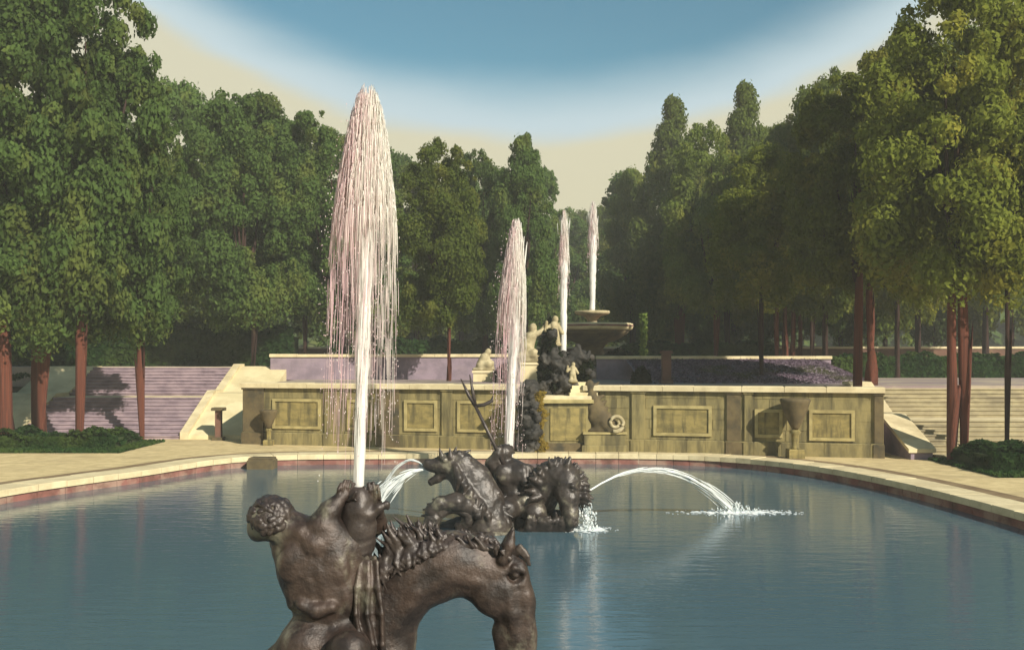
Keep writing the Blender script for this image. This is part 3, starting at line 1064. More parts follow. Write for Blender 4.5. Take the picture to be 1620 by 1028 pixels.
# ferns rooted in the wet rocks
n = 2600
cl = np.array([(874, 590, 24, 36), (918, 580, 20, 26), (886, 614, 32, 10), (870, 550, 9, 30)])[npr.choice(4, n, p=(.4, .3, .15, .15))]
aa = npr.uniform(0, 6.28, n)
qq = np.sqrt(npr.random(n))
fx = (cl[:, 0] + cl[:, 2] * qq * np.cos(aa) - 810) / F * 41
fz = CAMZ - (cl[:, 1] + cl[:, 3] * qq * np.sin(aa) - HY) / F * 41
fy = 40.55 + 0.5 * qq + npr.normal(size=n) * .1
fn = cr_ = thing('fern', 'dark ferns and moss clinging to the cascade rocks', 'ferns', (bx, by, bz))
link('foliage', leaf_mesh('foliage', np.stack([fx - bx, fy - by, np.maximum(fz - bz, .03)], 1), npr.normal(size=(n, 3)) + np.array((0, -.8, .4)), .045 + .05 * npr.random(n), M['leaf_dark']), fn)
# small pale standing figure among the rocks and a pale finial behind
for px, Y_, row, hgt, lab in ((906, 40.35, 602, .75, 'small pale stone child figure in front of the dark cascade rocks'), (877, 41.6, 545, 1.15, 'slim pale stone figure at the top of the dark cascade rocks')):
    fs_ = Sculpt(Y_, 0.018)
    q = hgt / .75
    for a_, b_, ra, rb_ in (((-3, 0), (-2, -11), 3, 4), ((4, 0), (2, -11), 3, 4), ((0, -11), (0, -20), 5, 5.5)):
        fs_.cone((px + a_[0] * q, row + a_[1] * q, 0), (px + b_[0] * q, row + b_[1] * q, 0), ra * q * .8, rb_ * q * .8, 2)
    fs_.ball((px + 1 * q, row - 26 * q, 0), 3.2 * q, 3.8 * q, 3.4 * q, 0, 1.5)
    fs_.chain([(px - 4 * q, row - 19 * q, 0, 2.4 * q), (px - 9 * q, row - 15 * q, -.08, 2 * q), (px - 8 * q, row - 23 * q, -.1, 1.6 * q)], 1.5)
    fs_.chain([(px + 4 * q, row - 19 * q, 0, 2.4 * q), (px + 8 * q, row - 12 * q, -.06, 2 * q)], 1.5)
    fs_.ball((px, row + 1, 0), 8 * q, 3.5, 8 * q, 0, 2)
    tag(fs_.build('stone_statue', M['statue'], base=at(px, row + 3, Y_)), lab, 'statue')

# dolphin scroll on its pedestal
dp = thing('pedestal', 'low mossy pedestal under the scrolled dolphin beside the central block', 'pedestal', (3.62, 39.5, GZ))
part_box('base', M['wall'], dp, -0.90, 0.90, -0.25, 0.75, -0.1, 0.30, bev=0.03)
part_box('block', M['wall'], dp, -0.80, 0.80, -0.15, 0.70, 0.302, 0.72)
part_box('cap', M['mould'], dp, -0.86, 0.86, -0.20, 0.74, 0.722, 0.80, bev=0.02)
sc = Sculpt(39.6, 0.03)
sc.chain([(934, 608, .3, 7), (938, 630, .25, 9), (945, 650, .2, 12), (957, 668, .1, 14), (968, 678, 0, 13), (976, 680, -.1, 10)], 6)
sc.chain([(932, 640, .2, 5), (938, 662, .15, 7), (948, 678, .1, 8), (962, 684, .1, 8)], 6)
for k in range(7):      # fins down the back
    px, py = 937 + k * 5.0, 612 + k * 9.5 - 0.1 * k * k
    sc.cone((px, py, .2), (px + 11, py - 7, .2), 5, 1.2, 2)
sc.ball((950, 682, .2), 22, 7, 14, 0, 4)
db = (3.62, 39.6, GZ + 0.8)
dol = sc.build('dolphin_statue', M['darkstone'], base=db, noise=((0.02, 6.0),), flat=db[2])
tag(dol, 'dark finned dolphin scroll statue with pale curled tail on a low pedestal', 'statue')
m_ = MB()
pts, rad = [], []
for i in range(34):
    w = i / 33 * 2.9 * math.pi
    rr_ = 0.34 * (1 - 0.72 * i / 33)
    pts.append((rr_ * math.cos(w - 1.9), -0.28, rr_ * math.sin(w - 1.9)))
    rad.append(0.085 - 0.03 * i / 33)
m_.tube(pts, rad, 10)
p = at(974, 672, 39.3)
m_.build('curl', M['statue'], dol, True, loc=(p[0] - db[0], 39.55 - db[1], 0.37))

# yellow creeper hanging down the left corner of the block
n = 900
tt = npr.random(n)
pos = np.stack([1.08 + npr.normal(size=n) * 0.085 + 0.09 * np.sin(tt * 13), 39.34 - npr.random(n) * 0.16, GZ + 0.05 + tt * 2.3], 1)
keep = (np.sin(tt * 21) + npr.normal(size=n) * 0.4) > -0.55
cr = thing('creeper', 'yellow leaved creeper hanging down the corner of the central block', 'creeper', (1.08, 39.42, GZ))
lm = leaf_mesh('foliage', pos[keep] - np.array((1.08, 39.42, GZ)), np.tile((0.3, -1, 0.4), (keep.sum(), 1)) + npr.normal(size=(keep.sum(), 3)) * .5,
               0.05 + 0.05 * npr.random(keep.sum()), M['leaf_yellow'])
link('foliage', lm, cr)
m_ = MB()
m_.tube([(0, -0.03, 0.0), (.05, -0.04, .8), (-.06, -0.05, 1.5), (.03, -0.04, 2.25)], [.03, .025, .02, .012], 6)
m_.build('stem', M['bark_dark'], cr)

# ------------------------------------------------------------------ upper basin, statues, urns
ub = thing('fountain_basin', 'two tiered pale stone fountain basin on the upper terrace with a jet', 'fountain', (4.76, 60.0, T2))
m_ = MB()
m_.lathe([(1.5, 0), (1.5, .25), (1.25, .3), (0.75, .5), (0.62, 1.0), (0.9, 1.35), (1.5, 1.55), (2.0, 1.85), (2.25, 2.1)], seg=40)
m_.build('stem', M['darkstone'], ub, True)
m_ = MB()
m_.lathe([(2.2, 2.102), (2.36, 2.16), (2.42, 2.30), (2.40, 2.48), (2.28, 2.52), (2.2, 2.46), (1.9, 2.42), (0.3, 2.42)], seg=48)
rim_ = m_.build('rim', M['cream'], ub, True)
m_ = MB()
m_.lathe([(2.40, 2.30), (2.435, 2.31), (2.425, 2.42), (2.39, 2.43)], seg=48)
m_.build('red_band', M['redstone'], rim_, True)
m_ = MB()
m_.lathe([(0.34, 2.4), (0.28, 2.7), (0.5, 2.95), (0.95, 3.05), (1.06, 3.16), (1.03, 3.26), (0.92, 3.24), (0.2, 3.2)], seg=32)
m_.build('upper_bowl', M['statue'], ub, True)

for px, Y, py0, hgt, w, lab in ((838, 50, 600, 0.95, 0.9, 'pale stone figure reclining on a block left of the cascade rocks'),
                                (765, 50, 606, 0.55, 1.0, 'small crouching pale stone figure on a low block beside the second jet')):
    x = (px - 810) / F * Y
    z0 = gz(x, Y)
    pd = thing('pedestal', ('tall' if hgt > .8 else 'low') + ' pale stone block carrying a stone figure on the lower terrace, ' + ('near the cascade' if hgt > .8 else 'behind the trident'), 'pedestal', (x, Y, z0))
    part_box('block', M['cream'], pd, -w / 2, w / 2, -0.3, 0.3, -0.02, hgt - 0.12)
    part_box('cap', M['coping'], pd, -w / 2 - .06, w / 2 + .06, -0.36, 0.36, hgt - 0.118, hgt, bev=0.02)
    s = Sculpt(Y, 0.03)
    c = HY + (CAMZ - (z0 + hgt)) / Y * F       # row of the block's top
    if hgt > .8:
        s.chain([(px - 12, c - 8, 0, 8), (px - 4, c - 24, 0, 10), (px + 2, c - 40, 0, 9)], 5)
        s.ball((px + 5, c - 54, 0), 6.5, 8, 7, 10, 2)
        s.chain([(px + 4, c - 42, -.1, 5), (px + 18, c - 48, -.1, 4), (px + 27, c - 60, 0, 3)], 3)
        s.chain([(px - 4, c - 42, .1, 5), (px - 12, c - 30, .1, 4), (px - 14, c - 16, 0, 3)], 3)
        s.chain([(px - 12, c - 8, -.1, 8), (px + 6, c - 14, -.25, 7), (px + 14, c - 3, -.2, 5)], 4)
        s.ball((px, c - 3, 0), 20, 6, 12, 0, 4)
    else:
        s.chain([(px - 4, c - 8, 0, 8), (px + 2, c - 20, 0, 8)], 4)
        s.ball((px + 7, c - 29, 0), 5, 6, 5, 20, 2)
        s.chain([(px + 4, c - 20, -.1, 3.5), (px + 13, c - 12, -.1, 3), (px + 14, c - 3, 0, 3)], 3)
        s.chain([(px - 4, c - 8, -.1, 6), (px + 8, c - 9, -.2, 5), (px + 9, c - 1, -.15, 4)], 3)
        s.ball((px, c - 2, 0), 18, 4, 10, 0, 3)
    o = s.build('stone_statue', M['statue'], base=(x, Y, z0 + hgt), noise=((0.012, 8),), flat=z0 + hgt)
    tag(o, lab, 'statue')

# brown stone post on the lower terrace
x = (1054 - 810) / F * 46.5
po = thing('stone_post', 'square brown stone post standing alone on the lower terrace', 'post', (x, 46.5, T1))
part_box('base', M['maroon'], po, -0.28, 0.28, -0.28, 0.28, -0.02, 0.18, bev=0.02)
part_box('shaft', M['maroon'], po, -0.20, 0.20, -0.20, 0.20, 0.182, 1.38)
part_box('cap', M['maroon'], po, -0.26, 0.26, -0.26, 0.26, 1.382, 1.52, bev=0.04)
# small post before the left stair ramp
x = (346 - 810) / F * 45.2
po = thing('stone_post', 'small brown capped stone post before the left stair ramp', 'post', (x, 45.2, GZ))
part_box('base', M['darkstone'], po, -0.24, 0.24, -0.24, 0.24, -0.05, 0.14, bev=0.02)
part_box('shaft', M['maroon'], po, -0.13, 0.13, -0.13, 0.13, 0.142, 1.32)
part_box('cap', M['darkstone'], po, -0.27, 0.27, -0.27, 0.27, 1.322, 1.46, bev=0.03)
# dark block on the pool's far left corner
x = (416 - 810) / F * 37.3
bl = thing('stone_block', 'dark wet stone block standing in the water at the rim corner', 'stone block', (x, 37.2, -0.3))
part_box('block', M['darkstone'], bl, -0.48, 0.48, -0.35, 0.35, 0.0, 0.66, bev=0.05)
part_box('cap', M['darkstone'], bl, -0.44, 0.44, -0.32, 0.32, 0.662, 0.72, bev=0.03)


def urn(px, Y, label, hgt):
    x = (px - 810) / F * Y
    u_ = thing('stone_urn', label, 'urn', (x, Y, GZ))
    k = hgt / 2.3
    part_box('pedestal', M['panel'], u_, -.30 * k, .30 * k, -.28 * k, .28 * k, -0.05, .35 * k, bev=0.03)
    m_ = MB()
    m_.lathe([(.20 * k, .352 * k), (.13 * k, .42 * k), (.15 * k, .9 * k), (.22 * k, 1.0 * k), (.14 * k, 1.08 * k)], seg=16)
    m_.build('shaft', M['panel'], u_, True)
    m_ = MB()
    m_.lathe([(.10 * k, 1.082 * k), (.18 * k, 1.2 * k), (.32 * k, 1.5 * k), (.46 * k, 1.85 * k), (.54 * k, 2.1 * k), (.58 * k, 2.2 * k), (.55 * k, 2.28 * k), (.42 * k, 2.26 * k)], seg=22)
    m_.build('bowl', M['darkstone'], u_, True)
    return u_


Yw = (WA + wdir * on_wall(1258)).y
urn(1258, Yw - 0.72, 'tall dark flaring stone urn against the panelled right wall', 2.22)
Yw = (WA + wdir * on_wall(425)).y
urn(425, Yw - 0.45, 'slim dark stone urn beside the dark corner pier of the left wall', 1.5)

# ------------------------------------------------------------------ the far sculpture group in the pool
GY = 24.5
rk = Sculpt(GY, 0.03)
for px, py, d, rx, rz in ((735, 850, .4, 62, 26), (800, 840, .5, 60, 34), (860, 832, .4, 58, 20), (780, 800, 1.0, 42, 40), (830, 800, .9, 40, 32), (700, 858, -.2, 36, 14)):
    rk.ball((px, py, d), rx, rz, rx * 0.7, 0, k=14)
rbase = (at(800, 0, GY)[0], GY + .5, -0.25)
rko = rk.build('fountain_rocks', M['rock'], base=rbase, noise=((0.06, 2.6), (0.04, 6.0)), flat=-0.25)
tag(rko, 'dark wet rocks rising from the pool under the trident figure', 'rocks')

# left sea horse, head thrown to the left, spouting
s = Sculpt(GY - 0.5, 0.022)
s.chain([(708, 735, 0, 17), (728, 740, 0, 22), (748, 762, 0, 27), (762, 795, 0, 32), (770, 835, 0, 36), (765, 862, 0, 38)], 14, 0.8)
s.chain([(712, 733, 0, 17), (698, 736, 0, 13), (684, 736, 0, 9.5), (677, 735, 0, 8)], 6)        # upper head and muzzle
s.chain([(706, 748, 0, 9), (692, 757, 0, 6.5), (682, 762, 0, 5.5)], 4)                          # open lower jaw
s.ball((676, 730, -.05), 5, 4, 5, 0, 2)
s.ball((704, 726, -.22), 5, 4, 4, 0, 2)                                                          # brow
for px, py, dx, dy, d in ((700, 722, -4, -14, -.15), (714, 722, -2, -16, -.2), (716, 722, 6, -15, .15)):   # ears, forelock
    s.cone((px, py, d), (px + dx, py + dy, d), 5, 1.3, 3)
rq = random.Random(8)
for k in range(30):                                                                              # mane tufts down the neck
    u = k / 29
    px, py = 722 + 74 * u, 722 + 96 * u ** 1.15
    for q in (-1, 1):
        s.chain([(px - 7, py + 6, .12 * q, 7), (px + 4, py - 5, .16 * q, 4.5), (px + rq.uniform(8, 20), py + rq.uniform(-16, 8), .2 * q, 1.0)], 2)
for k in range(6):                                                                               # locks on the near cheek and neck
    s.chain([(722 + k * 9, 738 + k * 11, -.30, 6), (728 + k * 9, 752 + k * 12, -.46, 5), (724 + k * 10, 772 + k * 11, -.42, 2)], 3)
s.chain([(752, 800, -.4, 16), (724, 786, -.7, 13), (700, 788, -.75, 10), (686, 800, -.7, 9), (690, 812, -.65, 9)], 6)   # bent foreleg
s.chain([(690, 812, -.65, 9), (684, 818, -.65, 10), (680, 822, -.62, 6)], 3)
sb = (at(760, 0, GY)[0], GY - 0.5, -0.1)
o = s.build('sea_horse_statue', M['bronze_far'], base=sb, noise=((0.012, 7.0), (0.006, 18.0)), flat=-0.15)
tag(o, 'dark rearing sea horse statue facing left and spouting water from its mouth', 'statue')
# coiled crested fin before it
s = Sculpt(GY - 1.1, 0.022)
pts = []
for i in range(16):
    w = i / 15 * 4.6
    q = 40 * (1 - 0.17 * w)
    pts.append((722 + q * math.cos(3.3 - w), 826 - 0.82 * q * math.sin(3.3 - w), 0.02 * i - .1, 12 - 0.45 * i))
s.chain(pts, 4)
s.chain([(690, 850, 0, 14), (722, 862, .1, 18), (770, 866, .2, 24), (800, 868, .3, 26)], 8)
for i in range(11):
    w = 2.2 - i * 0.23
    s.cone((722 + 36 * math.cos(w + .5), 826 - 30 * math.sin(w + .5), 0), (720 + 55 * math.cos(w + .75), 824 - 45 * math.sin(w + .75), 0), 7, 1.5, 2)
o = s.build('sea_serpent_statue', M['bronze_far'], base=(at(722, 0, GY - 1.1)[0], GY - 1.1, -0.3), noise=((0.02, 9.0), (0.012, 20.0)), flat=-0.35)
tag(o, 'dark coiled sea serpent statue with a crested fin below the left sea horse', 'statue')

# the trident bearer
s = Sculpt(GY + 0.2, 0.018)
s.chain([(818, 800, .1, 26), (814, 775, .05, 25), (808, 752, 0, 27)], 12, 0.8)                  # trunk
s.ball((806, 746, -.02), 30, 17, 20, 6, 10)                                                     # shoulders
s.ball((796, 748, -.28), 13, 15, 8, 0, 6)
s.ball((822, 750, -.28), 13, 15, 8, 0, 6)
s.chain([(803, 734, 0, 9), (800, 724, -.03, 9)], 5)
s.ball((799, 716, -.04), 11, 13, 12, -8, 3)                                                     # head
for k in range(9):                                                                              # hair and beard
    w = k / 8 * math.pi
    s.cone((799 + 8 * math.cos(w), 714 - 8 * math.sin(w), -.05), (799 + 15 * math.cos(w), 716 - 13 * math.sin(w), .05), 4.5, 2, 2)
s.chain([(792, 722, -.15, 5), (790, 730, -.2, 4), (793, 738, -.2, 2)], 2)
s.chain([(834, 745, 0, 12), (846, 760, -.15, 10), (840, 778, -.35, 8), (828, 788, -.45, 7)], 5)  # right-hand arm
s.chain([(782, 746, 0, 12), (778, 732, -.12, 9.5), (788, 716, -.2, 7.5)], 5)                     # raised arm
s.ball((790, 711, -.2), 6, 6, 6, 0, 2)
for q in range(4):
    s.cone((787 + q * 1.0, 707 + q * 3, -.25), (793 + q * 1.0, 707 + q * 3, -.22), 2.0, 1.7, .8)
s.cone((786, 713, -.2), (792, 703, -.26), 2.2, 1.6, .8)
s.chain([(820, 795, -.1, 20), (800, 800, -.55, 17), (784, 818, -.6, 13)], 8)                     # thigh
s.chain([(822, 800, .1, 20), (846, 806, -.45, 17), (856, 826, -.4, 12)], 8)
s.chain([(835, 738, -.22, 5), (842, 752, -.32, 6), (850, 768, -.2, 6), (858, 790, -.1, 6)], 4)   # cloak fold
s.chain([(828, 736, -.25, 5), (830, 760, -.4, 5), (842, 790, -.3, 7)], 4)
nb = (at(815, 0, GY)[0], GY + .3, 0.25)
o = s.build('trident_bearer_statue', M['bronze_far'], base=nb, noise=((0.010, 9.0),))
tag(o, 'dark statue of a seated bearded man raising a trident among the rocks', 'statue')
# trident
m_ = MB()
Yt = GY - 0.05
a, c = Vector(at(799, 738, Yt)), Vector(at(752, 642, Yt))
tb = Vector(at(790, 712, Yt))
top = Vector(at(744, 596, Yt))
loc = a
m_.tube([a - loc, (a + c) / 2 - loc, c - loc], [0.05, 0.046, 0.042], 8)
sh = m_.build('trident', M['bronze_dark'], smooth=True, loc=tuple(loc))
tag(sh, 'long dark trident raised slanting above the pool group', 'trident')
for pr in ([(752, 642), (741, 624), (729, 599)], [(752, 642), (748, 620), (743, 592)], [(752, 642), (766, 640), (778, 634), (781, 622)]):
    m_ = MB()
    pts = [Vector(at(x_, y_, Yt)) - loc for x_, y_ in pr]
    m_.tube(pts, [0.045] * (len(pts) - 1) + [0.012], 6)
    m_.build('prong', M['bronze_dark'], sh, True)

# right sea horse: round bristling mane, face turned down to the right
s = Sculpt(GY - 0.2, 0.018)
s.chain([(828, 832, .5, 34), (846, 795, .35, 31), (866, 765, .15, 28), (884, 752, .0, 24), (897, 758, -.15, 20)], 12, 0.85)   # arched neck
s.chain([(896, 760, -.2, 19), (898, 785, -.35, 15.5), (901, 808, -.42, 11.5), (903, 820, -.45, 11)], 8, 0.9)                  # lowered head
s.ball((893, 775, -.28), 15, 20, 15, 0, 6)                                                            # cheek
s.chain([(893, 800, -.3, 9), (897, 826, -.4, 7)], 4)                                                  # jaw
s.ball((909, 818, -.62), 3, 3.5, 4, 0, 1.5, sub=True)
s.ball((903, 771, -.50), 4.2, 3.6, 4, 0, 1.5)
s.chain([(897, 765, -.46, 3), (904, 764, -.52, 3.5), (911, 769, -.42, 3)], 2)
for d in (-.25, .05):
    s.chain([(893, 744, d, 6.5), (897, 733, d - .02, 5), (902, 722, d - .02, 1.2)], 2)
rq = random.Random(5)
for k in range(80):                                                                                   # bristling mane over the arch
    u = k / 79
    w = R(196 - 214 * u)
    cx, cz = 880 + 40 * math.cos(w) + 6 * u, 778 - 46 * math.sin(w)
    d = rq.uniform(-.25, .35)
    L_ = rq.uniform(6, 13)
    tw_ = w + rq.uniform(-.5, .5)
    s.chain([(880 + 30 * math.cos(w), 778 - 36 * math.sin(w), d * .6, 7), (cx, cz, d, 4.2), (cx + L_ * math.cos(tw_), cz - L_ * math.sin(tw_) + 3, d, 1.2)], 2.5)
for k in range(9):                                                                                    # locks down the far cheek
    py = 752 + k * 6
    s.chain([(908, py, .1, 7), (922 + (k % 3) * 2, py + 6, .12, 6), (930 - k * .6, py + 18, .1, 1.5)], 2.5)
for k in range(16):                                                                                   # breaking waves carved round the chest
    px = 828 + k * 4.6
    s.chain([(px, 838, -.25, 9), (px + rq.uniform(-4, 8), 822 + rq.uniform(-8, 8), -.42, 5.5), (px + rq.uniform(0, 14), 812 + rq.uniform(-10, 10), -.5, 1.2)], 2.5)
hb = (at(886, 0, GY)[0], GY - 0.1, 0.0)
o = s.build('sea_horse_statue', M['bronze_far'], base=hb, noise=((0.010, 8.0), (0.006, 17.0)), flat=-0.12)
tag(o, 'dark sea horse statue with round bristling mane and lowered face, right of the trident bearer', 'statue')

# ------------------------------------------------------------------ the near group: triton, conch, horse, rock
NY = 6.5
s = Sculpt(NY + 0.25, 0.011)
# the horse is drawn for its own depth: pixel rows below are as seen in the photograph
neck = [(585, 1210, 0, 95), (592, 1110, 0, 64), (598, 1030, 0, 47), (613, 960, 0, 41), (655, 908, 0, 41), (714, 889, 0, 40), (764, 901, 0, 40)]
s.chain(neck, 34, 0.72)
s.ball((785, 922, 0), 46, 46, 27, 20, 16)                                 # cheek
s.ball((780, 938, -.045), 32, 35, 22, 0, 8)
s.chain([(800, 905, 0, 36), (812, 950, 0, 32), (819, 1005, 0, 25), (824, 1050, 0, 22)], 14, 0.66)   # face
s.ball((826, 1062, 0), 23, 25, 19, 0, 8)                                  # muzzle
s.chain([(795, 1000, 0, 18), (808, 1060, 0, 16), (816, 1082, 0, 12)], 9, 0.7)   # jaw
s.chain([(822, 893, -.05, 8), (832, 940, -.05, 6), (836, 1000, -.04, 5)], 12)    # nose ridge
s.chain([(800, 925, -.082, 9), (810, 965, -.078, 7), (815, 1005, -.056, 5)], 12)   # facial crest
s.ball((815, 905, -.092), 13, 10, 6, 20, 4, sub=True)                      # eye socket, eye, brow
s.ball((815, 905, -.088), 8, 6, 6, 20, 1.5)
s.chain([(801, 902, -.092, 4), (813, 893, -.10, 5), (828, 899, -.08, 4)], 4)
s.ball((838, 1058, -.10), 6, 8, 6, 0, 3, sub=True)                         # nostril
s.cone((810, 1078, -.1), (834, 1078, -.1), 2, 2, 2, sub=True)              # mouth line
for d in (-.10, .10):                                                      # ears
    s.cone((796, 880, d), (806, 858, d), 11, 9.5, 5)
    s.cone((806, 858, d), (812, 836, d), 9.5, 2, 3)
s.cone((806, 868, -.18), (811, 846, -.16), 4, 2, 2, sub=True)
# neck muscle and throat
s.chain([(628, 985, -.10, 13), (660, 930, -.115, 12), (718, 904, -.11, 10), (760, 915, -.10, 8)], 8)
# chest, shoulder, trunk and forelegs (below the picture)
s.chain([(560, 1210, .05, 105), (440, 1235, .15, 110), (330, 1240, .3, 100)], 50, 0.85)
s.chain([(610, 1240, -.18, 46), (700, 1235, -.25, 34), (752, 1258, -.25, 24), (748, 1320, -.25, 19), (740, 1372, -.25, 17), (748, 1396, -.25, 23)], 14)
s.chain([(600, 1250, .22, 46), (655, 1290, .30, 34), (690, 1330, .32, 24), (680, 1400, .32, 19), (678, 1450, .32, 22)], 14)
s.chain([(330, 1240, .1, 80), (290, 1330, .0, 60), (330, 1420, .0, 46)], 30)
s.chain([(330, 1240, .5, 80), (290, 1330, .6, 60), (330, 1420, .6, 46)], 30)
hbase = (at(560, 0, NY)[0], NY + .25, 0.45)
ho = s.build('horse_statue', M['bronze'], base=hbase, noise=((0.007, 4.5), (0.0035, 12.0), (0.002, 30.0)))
tag(ho, 'large brown bronze horse statue with deeply arched neck and lowered head', 'statue')
# mane: curling tufts, darker
s = Sculpt(NY + 0.25, 0.0078)
crest = [(598, 928), (602, 905), (612, 890), (624, 878), (640, 868), (655, 863), (672, 857), (690, 853), (712, 850), (738, 851), (762, 855), (782, 862), (796, 870)]
hts = (34, 40, 42, 46, 50, 42, 38, 28, 12, 10, 10, 12, 14)
for i, (px, py) in enumerate(crest):
    for q in range(9):
        d = rnd.uniform(-.13, .12)
        jx, jy = rnd.uniform(-9, 9), rnd.uniform(-4, 4)
        h_ = hts[i] * rnd.uniform(.55, 1.05)
        sw = rnd.uniform(-24, 6) * h_ / 40
        bend = rnd.uniform(-8, 8)
        b0 = 2.5 + hts[i] * .13
        s.chain([(px + 6 + jx, py + 8, d * .9, b0), (px + bend * .5 + jx, py - h_ * .30 + jy, d, b0 * .75), (px + sw * .45 + bend + jx, py - h_ * .66 + jy, d * 1.05, b0 * .45), (px + sw + jx, py - h_ + jy, d, 0.8)], 2.2)
s.chain([(600, 915, -.12, 11), (622, 888, -.12, 11), (654, 868, -.12, 9), (690, 862, -.11, 8), (740, 860, -.08, 6), (790, 870, -.04, 6)], 6)
for i in range(70):                                                        # wavy locks that fall on the near side
    u = rnd.random() ** 1.2
    px, py = 598 + 100 * u, 902 - 46 * math.sqrt(u)
    L_ = (40 - 26 * u) * rnd.uniform(.5, 1.05)
    a_ = rnd.uniform(-7, 9)
    d = -.125 - .03 * rnd.random()
    s.chain([(px, py - 8, d + .02, 3.6), (px + a_, py + L_ * .3, d - .022, 3.2), (px - a_ * .6, py + L_ * .68, d - .03, 2.4), (px + rnd.uniform(-12, 6), py + L_, d - .02, 0.7)], 1.4)
for px, py, L_ in ((815, 862, 30), (819, 868, 24), (812, 866, 20)):        # forelock
    s.chain([(px - 8, py + 8, -.02, 5.5), (px + 7, py + 0, -.04, 4.5), (px + 16, py + 9, -.05, 3.2), (px + 20, py + L_, -.05, 0.8)], 2)
s.build('mane', M['bronze_dark'], ho, base=hbase, noise=((0.004, 16.0), (0.003, 40.0)))

# triton seen from behind
s = Sculpt(NY, 0.0072)
D = 0.0
s.chain([(520, 1016, .05, 52), (519, 968, .02, 43), (513, 930, 0, 51), (503, 894, 0, 58), (500, 868, .0, 52)], 22, 0.72)      # trunk
s.ball((470, 868, .02), 44, 36, 34, 34, 14)                                # left shoulder blade side, leaning
s.ball((545, 872, .03), 40, 38, 34, 0, 14)
s.ball((472, 880, -.135), 25, 33, 13, 30, 6)                               # shoulder blades
s.ball((535, 882, -.135), 22, 33, 12, -16, 6)
s.ball((480, 922, -.085), 15, 40, 15, 24, 8)                                # flanks
s.ball((548, 926, -.08), 15, 38, 15, -10, 8)
s.chain([(484, 838, -.10, 17), (505, 856, -.12, 17), (536, 858, -.08, 15)], 9)   # trapezius
s.chain([(500, 862, -.235, 6), (506, 905, -.225, 6), (517, 962, -.185, 6)], 8, 1.0)
s.ops[-1] = s.ops[-1][:4] + (True,)
s.ops[-2] = s.ops[-2][:4] + (True,)                                       # spine furrow
s.chain([(486, 946, -.165, 9), (508, 955, -.165, 10), (532, 950, -.165, 9)], 8)
s.ball((446, 862, .14), 27, 24, 26, 0, 12)                                 # far shoulder, under the head
s.chain([(488, 848, -.02, 25), (462, 836, -.02, 26), (444, 826, -.03, 27)], 12)   # neck
s.ball((430, 820, -.03), 35, 34, 36, -20, 6)                               # head
s.ball((412, 834, -.02), 20, 20, 24, 0, 6)                                 # face turned away to the left
s.ball((408, 846, .01), 12, 9, 14, 0, 6)                                   # jaw
s.ball((437, 832, -.165), 6, 10, 5, 15, 2)                                 # ear
s.ball((437, 832, -.19), 2.5, 5, 3, 15, 1, sub=True)
# near raised arm to the shell
s.chain([(545, 862, -.02, 27), (520, 838, -.05, 25), (512, 828, -.07, 21)], 10)
s.chain([(512, 828, -.07, 21), (524, 806, -.06, 16), (540, 788, -.03, 11.5)], 8)
s.ball((545, 782, -.02), 11, 11, 9, 20, 4)
for q in range(4):
    L_ = (20, 24, 23, 18)[q]
    s.chain([(537 + q * 6.6, 784 - q * .5, -.045 + .010 * q, 3.7), (538 + q * 6.4, 784 - L_ * .62, -.055 + .012 * q, 3.3), (541 + q * 5.8, 784 - L_, -.035 + .014 * q, 2.8), (544 + q * 5.2, 784 - L_ * .95, -.005 + .014 * q, 2.3)], .5)
s.chain([(553, 790, -.06, 4.0), (562, 784, -.085, 3.5), (566, 775, -.09, 2.8)], .8)
# far arm: round the front of the chest and up behind the shell
s.chain([(452, 870, .20, 24), (500, 872, .36, 21), (556, 868, .36, 18)], 8)
s.chain([(556, 868, .36, 18), (590, 838, .22, 15), (592, 800, .08, 11)], 8)
s.ball((590, 790, .04), 11, 11, 9, 0, 4)
for q in range(4):
    L_ = (18, 23, 24, 20)[q]
    s.chain([(580 + q * 6.6, 788 + q * .6, .0 + .008 * q, 3.7), (579 + q * 6.8, 788 - L_ * .60, -.02 + .008 * q, 3.3), (577 + q * 6.6, 788 - L_, -.015 + .010 * q, 2.8), (574 + q * 6.4, 788 - L_ * .95, .01 + .010 * q, 2.3)], .5)
s.chain([(582, 798, .0, 4.2), (572, 793, -.055, 3.6), (566, 788, -.085, 2.9)], .8)
# hips, buttocks and thighs
s.ball((494, 1020, -.07), 48, 42, 40, 10, 16)
s.ball((552, 1022, -.08), 44, 42, 40, -10, 16)
s.chain([(490, 1025, .0, 48), (446, 1075, .05, 46), (402, 1120, .1, 38), (360, 1240, .05, 26), (372, 1300, .0, 22)], 18)
s.chain([(552, 1040, -.12, 42), (562, 1012, -.28, 30), (566, 1004, -.32, 25)], 12)      # bent near knee
s.chain([(566, 1006, -.32, 24), (590, 1070, -.34, 26), (598, 1150, -.32, 20), (612, 1180, -.36, 18)], 10)
tb_ = (at(510, 0, NY)[0], NY, at(0, 1210, NY)[2])
tr = s.build('triton_statue', M['bronze'], base=tb_, noise=((0.004, 8.0), (0.0025, 17.0), (0.0015, 34.0)))
tag(tr, 'dark bronze statue of a muscular man seen from behind, leaning left with arms raised', 'statue')
